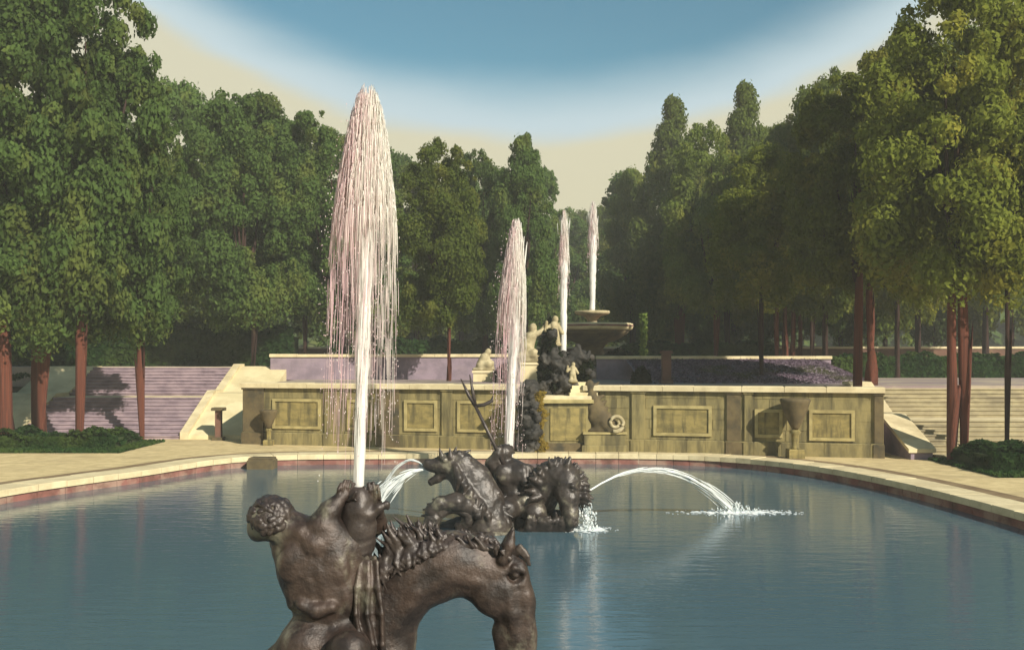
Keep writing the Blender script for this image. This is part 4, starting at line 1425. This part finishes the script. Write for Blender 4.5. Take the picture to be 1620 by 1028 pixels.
# hair
s = Sculpt(NY, 0.0075)
for i in range(330):
    th, ph = rnd.uniform(0, 6.28), math.asin(rnd.uniform(-0.55, 1.0))
    a_, b_, c_ = math.cos(th) * math.cos(ph), math.sin(th) * math.cos(ph), math.sin(ph)
    if a_ < -0.72 and c_ < -0.05:
        continue
    if a_ < -0.2 and c_ < -0.38:
        continue
    s.ball((431 + 34 * a_, 819 - 33 * c_, -.03 + .138 * b_), rnd.uniform(3.5, 6.5), rnd.uniform(3.5, 6), rnd.uniform(4, 6), rnd.uniform(0, 90), 1.5)
s.ball((433, 817, -.02), 33, 32, 34, 0, 2)
s.build('hair', M['bronze_dark'], tr, base=tb_, noise=((0.006, 25.0),))
# cloth at the hip
s = Sculpt(NY, 0.009)
s.ball((586, 985, -.02), 24, 105, 26, -5, 6)
rq = random.Random(3)
for k in range(8):
    x0, x1 = 567 + k * 4.5, 566 + k * 6.6
    d0 = -.085 - .03 * math.sin(k * 2.1)
    w = [rq.uniform(-4, 4) for _ in range(4)]
    r_ = rq.uniform(2.8, 4.6)
    s.chain([(x0, 880 + 6 * (k % 3), d0 + .05, r_ * .8), (x0 + w[0], 922, d0, r_), ((x0 + x1) / 2 + w[1], 962, d0 - .025, r_), (x1 + w[2], 1010, d0 - .02, r_ * 1.1), (x1 + w[3], 1080 + 10 * (k % 4), d0 + .04, r_)], 5)
s.build('loincloth', M['bronze'], tr, base=tb_, noise=((0.006, 8.0), (0.003, 24.0)))

# the conch the jet springs from
s = Sculpt(NY, 0.0085)
cpts = [(560, 935, .06, 12), (561, 900, .04, 21), (563, 866, .03, 26), (566, 836, .02, 27), (568, 808, .01, 25), (568, 790, .01, 22)]
s.chain(cpts, 8)
for i in range(9):       # whorls
    u = i / 8
    py = 905 - 112 * u
    s.ball((563 + 5 * u, py, .03), 25 + 4 * math.sin(u * 3.1), 5.5, 27, -14, 4)
s.chain([(585, 812, -.03, 10), (600, 802, -.03, 8), (612, 796, -.02, 5), (614, 803, -.02, 3)], 5)    # flared lip
s.cone((568, 796, .01), (568, 776, .01), 9, 11, 3, sub=True)
cbv = (at(560, 0, NY)[0], NY + 0.05, at(0, 945, NY)[2])
co = s.build('conch_shell', M['bronze_dark'], base=cbv, noise=((0.006, 16.0),))
tag(co, 'dark upright conch shell between raised hands, spouting the tall jet', 'shell')

# rock island under the near group
s = Sculpt(NY, 0.05)
for px, py, d, rx, rz in ((520, 1560, .2, 280, 150), (420, 1440, .3, 170, 130), (640, 1480, .1, 150, 90), (330, 1500, .0, 150, 110), (560, 1400, .3, 130, 110), (760, 1540, .0, 120, 70)):
    s.ball((px, py, d), rx, rz, rx * 0.75, 0, k=40)
nb_ = (at(520, 0, NY)[0], NY + .2, -0.3)
o = s.build('island_rock', M['rock'], base=nb_, noise=((0.10, 1.6), (0.06, 4.0)), flat=-0.3)
tag(o, 'craggy wet rock island carrying the bronze horse and rider', 'rocks')


# ------------------------------------------------------------------ water jets
def strand(m_, path, u0, u1, r_, tint, n=5, sides=4):
    us = [u0 + (u1 - u0) * i / (n - 1) for i in range(n)]
    pts = [path(u) for u in us]
    rad = [r_ * (0.25 + 0.75 * math.sin(math.pi * min(1, (i + .35) / n))) for i in range(n)]
    m_.tube(pts, rad, sides, tint, cap=False)


def fountain_jet(label, base, top, radius, lean, n_core, n_veil, rthin, core_r, fall, vis_bias=0.0, seed=1, core_top=0.8):
    rr = random.Random(seed)
    H = top[2] - base[2]
    t_ = thing('fountain_jet', label, 'water jet', base, 0, 'fountain jets')
    mc, mv, ms = MB(), MB(), MB()

    def apex(w, q):
        return (top[0] - base[0] + math.cos(w) * q, top[1] - base[1] + math.sin(w) * q)
    # rising core: a bundle of strands with a few broken gaps
    n = 26
    pts = [(lean * u * H * 0.0 + (top[0] - base[0]) * u, (top[1] - base[1]) * u, H * core_top * u) for u in (i / (n - 1) for i in range(n))]
    mc.tube(pts, [core_r * (0.85 + 0.30 * rr.random()) * (1 + 0.6 * (i / n)) * (1 if i < n - 6 else (n - i) / 7) for i in range(n)], 8, 0.95)
    for k in range(n_core):
        w, q = rr.uniform(0, 6.28), core_r * (0.3 + 0.85 * rr.random())
        u0 = rr.random() ** 0.9 * 0.95
        u1 = min(1.0, u0 + rr.uniform(0.05, 0.22))
        spread = rr.uniform(.3, 2.0)

        def path(u, w=w, q=q, spread=spread):
            rad_ = q * (1 + spread * u * u)
            return ((top[0] - base[0]) * u + math.cos(w) * rad_, (top[1] - base[1]) * u + math.sin(w) * rad_, H * u * (0.99 - 0.05 * spread * u))
        strand(mc, path, u0, u1, rthin * rr.uniform(.7, 1.5), rr.uniform(.75, 1))
    # crown and falling veil
    for k in range(n_veil):
        w = rr.uniform(0, 6.28)
        q = radius * (0.18 + 0.82 * rr.random() ** 0.75)
        ah = H * (0.99 - 0.30 * (q / radius) ** 2.3 + rr.uniform(-.035, .010))
        fl = fall * rr.uniform(.46, 1.05)

        def path(u, w=w, q=q, ah=ah, fl=fl):
            # u from 0 (near the apex, still rising) to 1 (end of the fall)
            if u < 0.15:
                s_ = u / 0.15
                r2 = q * (0.45 + 0.35 * s_)
                z = ah * (0.93 + 0.07 * math.sin(s_ * math.pi / 2))
            else:
                s_ = (u - 0.15) / 0.85
                r2 = q * (0.80 + 0.22 * (s_ ** 0.45))
                z = ah - (s_ ** 1.15) * fl * ah
            x_, y_ = math.cos(w) * r2, math.sin(w) * r2
            zz = z / H
            return ((top[0] - base[0]) * min(1, zz) + x_ + lean * r2, (top[1] - base[1]) * min(1, zz) + y_, z)
        u0 = rr.random() ** 2.1 * 0.93 if rr.random() > .4 else rr.uniform(0, .12)
        ln = rr.uniform(0.04, 0.20) if u0 > .12 else rr.uniform(.12, .36)
        thin = rthin * rr.uniform(.45, 1.25) * (1 - 0.45 * u0)
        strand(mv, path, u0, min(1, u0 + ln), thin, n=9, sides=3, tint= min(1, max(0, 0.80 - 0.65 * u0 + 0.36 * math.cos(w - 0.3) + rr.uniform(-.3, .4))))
    # loose droplets
    for k in range(n_veil // 3):
        w, q = rr.uniform(0, 6.28), radius * rr.uniform(.3, 1.12)
        z = H * (0.97 - 0.26 * (q / radius) ** 2 - fall * .7 * rr.random())
        d = rthin * rr.uniform(.6, 1.3)
        x_, y_ = math.cos(w) * q, math.sin(w) * q
        ms.tube([(x_, y_, z - 2.2 * d), (x_, y_, z), (x_, y_, z + 1.6 * d)], [d * .3, d, d * .2], 4, rr.random(), cap=False)
    mc.build('rising_column', M['spray_core'], t_, True)
    mv.build('falling_veil', M['spray'], t_, True)['kind'] = 'stuff'
    ms.build('droplets', M['spray'], t_, True)['kind'] = 'stuff'
    return t_


jb, jt = at(567, 790, NY + .07), at(583, 128, NY + .07)
fountain_jet('tallest water jet rising from the near conch shell with wide falling veil', jb, jt, 0.240, -0.02, 420, 3400, 0.0026, 0.033, 0.88, seed=3)
jb, jt = (at(803, 700, 34.5)[0], 34.5, 0.0), at(818, 340, 34.5)
fountain_jet('broad pinkish water jet rising behind the trident bearer, second tallest', jb, jt, 0.56, -0.1, 300, 2000, 0.0115, 0.12, 0.90, seed=4)
jb, jt = (at(891, 560, 42.0)[0], 42.0, 3.6), at(893, 328, 42.0)
fountain_jet('slim pink water jet rising from the dark cascade rocks', jb, jt, 0.26, 0, 160, 700, 0.010, 0.105, 0.45, seed=5)
jb, jt = (4.76, 60.0, T2 + 3.2), at(939, 314, 60.0)
fountain_jet('slim pink water jet rising from the two tiered upper basin', jb, jt, 0.36, 0, 160, 700, 0.014, 0.15, 0.48, seed=6)


def water_arc(label, p0, vel, t_end, r0, spread, n, seed):
    rr = random.Random(seed)
    m_ = MB()
    for k in range(n):
        j = [rr.gauss(0, spread) for _ in range(3)]
        big = k < 3
        v_ = [vel[i] + (j[i] * (0.25 if big else 1)) for i in range(3)]

        def path(u, v_=v_):
            q = u * t_end
            return (v_[0] * q, v_[1] * q, v_[2] * q - 4.9 * q * q)
        u0 = 0 if big else rr.random() * .9
        u1 = 1 if big else min(1, u0 + rr.uniform(.06, .25))
        if path(u1)[2] + p0[2] < 0.0:
            while u1 > u0 and path(u1)[2] + p0[2] < 0.0:
                u1 -= 0.01
        if u1 <= u0:
            continue
        us = [u0 + (u1 - u0) * i / 13 for i in range(14)] if big else [u0 + (u1 - u0) * i / 3 for i in range(4)]
        rr0 = r0 if big else r0 * rr.uniform(.25, .6)
        m_.tube([path(u) for u in us], [rr0 * (1 if big else (0.3 if i in (0, len(us) - 1) else 1)) for i in range(len(us))], 5, rr.uniform(.6, 1), cap=False)
    o = m_.build('water_arc', M['foam'], smooth=True, loc=p0)
    return tag(o, label, 'water jet', 'arcing water spouts')


p0 = at(932, 776, GY - .2)
tt = 0.80
p1 = at(1161, 808, 26.9)
vel = ((p1[0] - p0[0]) / tt, (p1[1] - p0[1]) / tt, (0.02 - p0[2]) / tt + 4.9 * tt)
water_arc('long arcing water spout from the right sea horse down to the pool', p0, vel, tt, 0.022, 0.10, 140, 1)
p0 = at(676, 742, GY - .5)
water_arc('short white spray falling leftwards from the left sea horse mouth', p0, (-2.9, -.3, .1), .55, 0.030, 0.28, 160, 2)
water_arc('thin high water arc curving left from the left sea horse', p0, (-1.85, .5, 2.0), .72, 0.016, 0.06, 70, 3)


def splash(label, c, rx, ry, hgt, n, seed, n_drop):
    rr = random.Random(seed)
    m_ = MB()
    for k in range(n):
        w, q = rr.uniform(0, 6.28), rr.random() ** 1.3
        x_, y_ = math.cos(w) * rx * q, math.sin(w) * ry * q
        a_, b_ = rr.uniform(.03, .16) * (1.2 - q), rr.uniform(.02, .06)
        z = 0.012 + 0.03 * rr.random() * (1 - q)
        v = []
        for i in range(7):
            f_ = 2 * math.pi * i / 7
            v.append((x_ + a_ * math.cos(f_) * rr.uniform(.8, 1.2), y_ + b_ * math.sin(f_), 0.004))
        v.append((x_, y_, z))
        m_.add(v, [(i, (i + 1) % 7, 7) for i in range(7)], rr.random())
    for k in range(n_drop):
        w, q = rr.uniform(0, 6.28), rr.random() ** 1.5
        x_, y_ = math.cos(w) * rx * .35 * q, math.sin(w) * ry * .5 * q
        z = hgt * rr.random() ** 1.6 * (1 - .6 * q)
        d = rr.uniform(.008, .022)
        m_.tube([(x_, y_, z), (x_ * 1.02, y_, z + d * 1.5), (x_ * 1.03, y_, z + d * 3.5)], [d * .4, d, d * .3], 4, rr.random(), cap=False)
    o = m_.build('foam', M['foam'], loc=(c[0], c[1], 0.004))
    return tag(o, label, 'splash', None, 'stuff')


splash('white foam where the long arc lands in the pool', (p1[0] + .05, 26.8), 1.9, 0.55, 0.25, 330, 1, 120)
splash('white splashing water at the foot of the right sea horse', at(928, 840, 24.2), 0.75, 0.5, 0.85, 240, 2, 420)
splash('white foam at the foot of the left sea horse', (at(600, 800, 24)[0], 23.9), 0.8, 0.5, 0.3, 160, 3, 120)
splash('white foam below the second jet', (at(803, 700, 34.5)[0], 34.5), 1.2, 0.8, 0.4, 160, 4, 80)

# ------------------------------------------------------------------ trees
CR = {}
for kind, mat, shape, cnt in (('deep', 'leaf_deep', 'broad', 3), ('deept', 'leaf_deep', 'tall', 2), ('mid', 'leaf_mid', 'broad', 2), ('midt', 'leaf_mid', 'tall', 2),
                              ('olive', 'leaf_olive', 'broad', 3), ('cone', 'leaf_mid', 'cone', 2)):
    CR[kind] = [crown_mesh('crown', M[mat], shape) for _ in range(cnt)]
TR = {k: [trunk_mesh('trunk', M['bark'], k, i) for i in range(4)] for k in ('single', 'fork', 'double', 'vee')}
TRD = [trunk_mesh('trunk', M['bark_dark'], 'single', i + 9) for i in range(3)]
LM = [limb_mesh('limbs', M['bark_dark'], i) for i in range(3)]
tcount = [0]


def tree(name, label, tpx, Y, cpx, hw, top, bot, kind, tw=20, stem='single', dark=False, group='trees of the park'):
    tcount[0] += 1
    i = tcount[0]
    rr = random.Random(i * 7)
    x = (tpx - 810) / F * Y
    z0 = gz(x, Y)
    t_ = thing(name, label, 'tree', (x, Y, z0), 0, group)
    zb = CAMZ - (bot - HY) / F * Y
    zt = CAMZ - (top - HY) / F * Y
    r_ = hw / F * Y
    th = max(1.0, zb - z0 + (zt - zb) * 0.18)
    tr_ = tw * 0.40 / F * Y
    me = (TRD[i % 3] if dark and stem == 'single' else TR[stem][i % 4])
    link('trunk', me, t_, (0, 0, -0.05), rr.uniform(-.3, .3) if stem != 'single' else rr.uniform(0, 6), (tr_, tr_, th))
    cx = (cpx - tpx) / F * Y
    link('limbs', LM[i % 3], t_, (cx * .4, 0, th * 0.90), rr.uniform(0, 6), (r_ * .75, r_ * .75, (zt - zb) * .75))
    me = CR[kind][i % len(CR[kind])]
    link('crown', me, t_, (cx, 0, zb - z0 - 0.02 * (zt - zb)), rr.uniform(0, 6), (r_ / 4.0 * 1.04, r_ / 4.0 * 1.04, (zt - zb) / 12.0 * 1.02))
    return t_


B = 'broadleaf_tree'
tree(B, 'broadleaf tree with thick pale lit trunk at the left edge of the picture', 8, 41.8, 2, 125, 45, 550, 'deep', 30)
tree(B, 'tall broadleaf tree with forked trunk on the left lawn', 62, 43.3, 70, 125, -40, 528, 'deep', 24, 'fork')
tree(B, 'tall broadleaf tree before the left edge of the violet staircase', 128, 43.0, 150, 112, -70, 528, 'deep', 21)
tree(B, 'broadleaf tree leaning before the middle of the violet staircase', 222, 44.6, 215, 82, 90, 528, 'deep', 18)
tree(B, 'dark trunked tree standing behind the dark corner pier of the left wall', 403, 55.5, 362, 88, 150, 520, 'deep', 14, dark=True)
tree(B, 'dark green tree with slim trunk behind the left end of the violet wall', 482, 59, 410, 85, 145, 500, 'deept', 11, dark=True)
tree(B, 'dark green tree rising beyond the top of the violet staircase', 290, 62, 270, 95, 130, 575, 'deep', 14, dark=True)
tree(B, 'dark green tree immediately left of the tall jet, behind the violet wall', 545, 58, 495, 72, 178, 500, 'deep', 12, dark=True)
tree(B, 'dark green tree directly behind the tall jet', 590, 66, 580, 75, 205, 510, 'deept', 12, dark=True)
tree(B, 'bushy green tree with thin red trunk before the violet wall', 710, 51, 695, 68, 222, 515, 'mid', 8)
tree(B, 'small crowned green tree between the thin red trunk and the second jet', 768, 66, 758, 52, 238, 525, 'deep', 10, dark=True)
tree(B, 'tall green tree directly behind the second jet', 832, 62, 826, 56, 212, 515, 'deept', 11, dark=True)
tree(B, 'green tree at the left corner of the sky gap above the alley', 868, 80, 858, 42, 268, 530, 'deep', 11, dark=True)
tree(B, 'lower green tree at the right edge of the sky gap above the alley', 1000, 84, 1000, 50, 270, 525, 'midt', 11, dark=True)
C = 'conical_tree'
tree(C, 'pointed green tree on a V shaped red trunk', 1077, 78, 1066, 78, 158, 490, 'cone', 13, 'vee')
tree(B, 'green tree with leaning red trunk on the upper terrace edge', 1133, 62, 1118, 64, 196, 490, 'mid', 11)
tree(C, 'tall pointed green tree right of the leaning red trunk', 1151, 70, 1180, 78, 136, 495, 'cone', 11, dark=True)
tree(B, 'pale green round tree with dark trunk on the violet bank', 1203, 48.5, 1205, 80, 235, 480, 'olive', 13, dark=True)
for k, (px, Y, top, lab) in enumerate(((1228, 58, 215, 'first and leftmost'), (1242, 60, 190, 'second from the left'), (1255, 62, 185, 'third from the left'), (1266, 64, 175, 'fourth and rightmost'))):
    tree(B, 'green tree, %s in the close row of four red trunks' % lab, px, Y, 1215 + k * 22, 62, top + 10, 492, 'midt' if k % 2 else 'olive', 10)
tree(B, 'green tree with dark slim trunk just right of the row of four red trunks', 1285, 60, 1292, 70, 135, 490, 'mid', 10, dark=True)
tree(B, 'green tree with dark trunk at the end of the violet bank', 1306, 56, 1325, 75, 112, 490, 'mid', 10, dark=True)
tree(B, 'large olive green tree with thick dark trunk at the wall end, left of a pair', 1357, 41.2, 1345, 95, 118, 462, 'olive', 21)
tree(B, 'large olive green tree with red trunk at the wall end, right of a pair', 1378, 44.2, 1400, 88, 80, 470, 'olive', 18)
tree(B, 'huge olive green tree on a double red trunk by the right stairs', 1516, 36.0, 1505, 135, -40, 465, 'olive', 34, 'double')
tree(B, 'huge olive green tree with straight dark trunk at the right edge of the picture', 1595, 36.3, 1605, 120, -80, 480, 'olive', 14, dark=True)
tree(B, 'distant green tree with slim trunk seen between the wall end pair and the double trunk', 1453, 64, 1450, 85, 60, 495, 'mid', 10, dark=True)
tree(B, 'green tree behind the wall end pair, its crown highest in that gap', 1420, 58, 1432, 70, 45, 500, 'olive', 9, dark=True)
tree(B, 'distant green tree behind the straight dark trunk at the right edge', 1560, 68, 1550, 110, 40, 500, 'mid', 10, dark=True)
far = [(890, 118, 330), (915, 140, 335), (935, 150, 338), (960, 120, 325), (1025, 96, 250), (660, 84, 260), (730, 90, 270), (800, 96, 270), (620, 88, 250), (540, 84, 215), (450, 84, 190),
       (350, 80, 190), (200, 80, 190), (100, 80, 170), (20, 78, 160), (1100, 96, 240), (1160, 92, 225), (1230, 90, 200), (1330, 84, 180), (1400, 82, 160), (1480, 84, 130), (1600, 80, 120)]
FAR_SAY = ['first tree left of the alley opening, small in the distance', 'hazy tree standing in the middle of the distant alley opening', 'tree right of the middle of the distant alley opening',
           'small distant tree behind the jet of the upper basin', 'distant tree behind the pointed conical trees, nearest the alley', 'distant tree just right of the tall jet',
           'distant tree behind the thin red trunk', 'distant tree just left of the second jet', 'distant tree behind the right edge of the tall jet', 'distant tree behind the left edge of the tall jet',
           'distant tree behind the left end of the violet wall', 'distant tree above the left wall corner pier', 'distant tree above the upper flight of the violet staircase',
           'distant tree behind the trunk before the staircase edge', 'distant tree behind the pale lit trunk at the left edge', 'distant tree behind the V shaped red trunk',
           'distant tree behind the leaning red trunk', 'distant tree behind the row of four red trunks', 'distant tree behind the end of the violet bank',
           'distant tree behind the pair of trunks at the wall end', 'distant tree between the wall end pair and the double red trunk', 'distant tree behind the double red trunk at the right']
for i, (px, Y, top) in enumerate(far):
    tree(B, FAR_SAY[i], px, Y, px, 55 if 870 < px < 980 else 85, top, 540, ('deep', 'mid', 'deept', 'midt')[i % 4], 9,
         dark=True, group='distant park trees')

# thin pale sapling
x = (1018 - 810) / F * 58
sp = thing('sapling', 'thin pale green sapling right of the upper basin', 'sapling', (x, 58, T2))
m_ = MB()
m_.tube([(0, 0, -.05), (0.02, 0, 1.2), (0, 0.02, 2.9)], [.035, .03, .012], 6)
m_.build('trunk', M['leaf_pale'], sp)
n = 420
zz = 0.5 + 2.5 * npr.random(n)
link('crown', leaf_mesh('crown', np.stack([npr.normal(size=n) * .10, npr.normal(size=n) * .10, zz], 1), npr.normal(size=(n, 3)), 0.05 + .05 * npr.random(n), M['leaf_pale']), sp)


# ------------------------------------------------------------------ hedges, shrubs, grass
def leaf_block(x0, x1, y0, y1, z0, z1, n, size, mat, lump=0.34):
    """leaves over the outside of an uneven block"""
    pos = np.stack([npr.uniform(x0, x1, n), npr.uniform(y0, y1, n), z0 + (z1 - z0) * npr.random(n)], 1)
    side = npr.integers(0, 4, n)
    nr = npr.normal(size=(n, 3)) * .5
    top, front = side <= 1, side >= 2
    wv = lump * (np.sin(pos[:, 0] * 1.9 + 1) * .5 + np.sin(pos[:, 0] * 4.7) * .3 + np.sin(pos[:, 1] * 3.1) * .3)
    pos[top, 2] = z1 + wv[top] - npr.random(top.sum()) * .12
    nr[top, 2] += 1
    pos[front, 1] = y0 + npr.random(front.sum()) * .25 + .12 * np.sin(pos[front, 0] * 2.3)
    nr[front, 1] -= 1
    return pos, nr, size * (.6 + .8 * npr.random(n))


def hedge(label, x0, x1, y0, y1, hgt, n, mat='leaf_hedge', size=.13, z=None, name='hedge'):
    cx, cy = (x0 + x1) / 2, (y0 + y1) / 2
    z = gz(cx, cy) if z is None else z
    t_ = thing(name, label, 'hedge', (cx, cy, z))
    pos, nr, sz = leaf_block(x0 - cx, x1 - cx, y0 - cy, y1 - cy, 0.0, hgt, n, size, mat)
    link('foliage', leaf_mesh('foliage', pos, nr, sz, M[mat]), t_)
    part_box('stems', M['grass_soil'], t_, x0 - cx + .15, x1 - cx - .15, y0 - cy + .25, y1 - cy - .1, -0.05, hgt * .82)
    return t_


hedge('low green hedge strip at the foot of the left trees', -25.5, -15.9, 40.4, 43.6, 0.50, 16000, size=.075)
hedge('low dark green hedge at the foot of the double red trunk on the right', 15.5, 24.0, 32.6, 36.0, 0.62, 16000, size=.075)
hedge('tall dark hedge behind the top of the violet staircase', -34, -12.6, 58, 60.5, 2.1, 20000, size=.11)
hedge('dark green shrub border rising beside the left edge of the staircase', -34, -25.2, 47, 53, 2.6, 14000, size=.11, z=GZ)
hedge('dark green shrubbery behind the right staircase and double trunk', 18.5, 42, 58, 62, 1.15, 20000, size=.105, z=T1)
hedge('dark low hedge between the alley and the trees of the upper terrace', 7.5, 17.3, 66, 69, 1.3, 6000, size=.15)
hedge('dark low hedge behind the violet wall on the left', -11.8, 1.5, 66, 69, 1.5, 7000, size=.15)


def shrub(label, x, y, r_, hgt, n, mat, size):
    z = gz(x, y)
    t_ = thing('shrub', label, 'shrub', (x, y, z))
    d = sphere_dirs(n)
    d[:, 2] = np.abs(d[:, 2])
    lump = 1 + .22 * np.sin(d[:, 0] * 6) * np.sin(d[:, 1] * 7 + 1) * np.sin(d[:, 2] * 5 + 2)
    pos = d * np.array((r_, r_, hgt)) * (lump * (.72 + .3 * npr.random(n)))[:, None]
    link('foliage', leaf_mesh('foliage', pos, d + npr.normal(size=(n, 3)) * .5, size * (.6 + .8 * npr.random(n)), M[mat]), t_)
    m_ = MB()
    for k in range(5):
        w = k * 1.26
        m_.tube([(0, 0, -.05), (r_ * .3 * math.cos(w), r_ * .3 * math.sin(w), hgt * .4), (r_ * .55 * math.cos(w), r_ * .55 * math.sin(w), hgt * .7)], [.05, .035, .015], 5)
    m_.build('stems', M['bark_dark'], t_)


shrub('small dark shrub on the lower terrace left of the brown stone post', 5.95, 46.5, .45, .75, 700, 'leaf_dark', .09)
shrub('dark rounded shrub in front of the upper basin on the right', 5.9, 56, .9, 1.0, 900, 'leaf_dark', .11)
shrub('dark narrow shrub standing close behind the cascade rocks', 1.8, 46.0, .6, 3.0, 1600, 'leaf_dark', .11)
shrub('small dark shrub between the two pale stone figures', -0.4, 49, .5, .85, 700, 'leaf_dark', .09)

# a far wood that closes the view between the trunks
n = 38000
ang = npr.uniform(-1.0, 1.0, n)
rad = npr.uniform(165, 185, n)
px = np.sin(ang) * rad
py = np.cos(ang) * rad
hh = 13 + 3 * np.sin(px * .21) + 2 * np.sin(px * .53 + 1)
hh = np.where(np.abs(px - 13) < 12, hh * .8, hh)
pos = np.stack([px, py, T3 + hh * npr.random(n) ** .8], 1)
wood = link('far_woods', leaf_mesh('far_woods', pos, np.tile((0, -1, .5), (n, 1)) + npr.normal(size=(n, 3)) * .5, .75 + .55 * npr.random(n), M['leaf_deep']))
tag(wood, 'far dark wood seen between the tree trunks', 'woods', None, 'stuff')

# grass blades on the left and right lawns beside the path
for lab, x0, x1, y0, y1 in (('green grass at the foot of the left trees', -27, -15.2, 39.2, 44.3), ('green grass beside the right path', 15.1, 24, 31.4, 36.6)):
    n = 9000
    P_ = np.stack([npr.uniform(x0, x1, n), npr.uniform(y0, y1, n), np.full(n, GZ + .05)], 1)
    nr = npr.normal(size=(n, 3)) * np.array((1, 1, .25)) + np.array((0, -.6, .3))
    g_ = link('grass', leaf_mesh('grass', P_, nr, .05 + .05 * npr.random(n), M['leaf_hedge']))
    tag(g_, lab, 'grass', None, 'stuff')
    tag(link('lawn', mesh('lawn', [(x0, y0, GZ + .012), (x1, y0, GZ + .012), (x1, y1, GZ + .012), (x0, y1, GZ + .012)], [(0, 1, 2, 3)], M['grass_soil'])), kind='structure')

# ------------------------------------------------------------------ thin haze added to lift the darks among the far trees
hm = bpy.data.materials.new('added_haze')
hm.use_nodes = True
t = hm.node_tree
t.nodes.clear()
o_ = t.nodes.new('ShaderNodeOutputMaterial')
pv = t.nodes.new('ShaderNodeVolumePrincipled')
pv.inputs['Color'].default_value = (0.93, 0.93, 0.86, 1)
pv.inputs['Density'].default_value = 0.0013
pv.inputs['Anisotropy'].default_value = 0.0
t.links.new(pv.outputs[0], o_.inputs['Volume'])
m_ = MB()
m_.box(-960, 960, -960, 960, -1.5, 32.0)
tag(m_.build('haze', hm), 'thin added haze softening the far trees', 'haze', None, 'stuff')
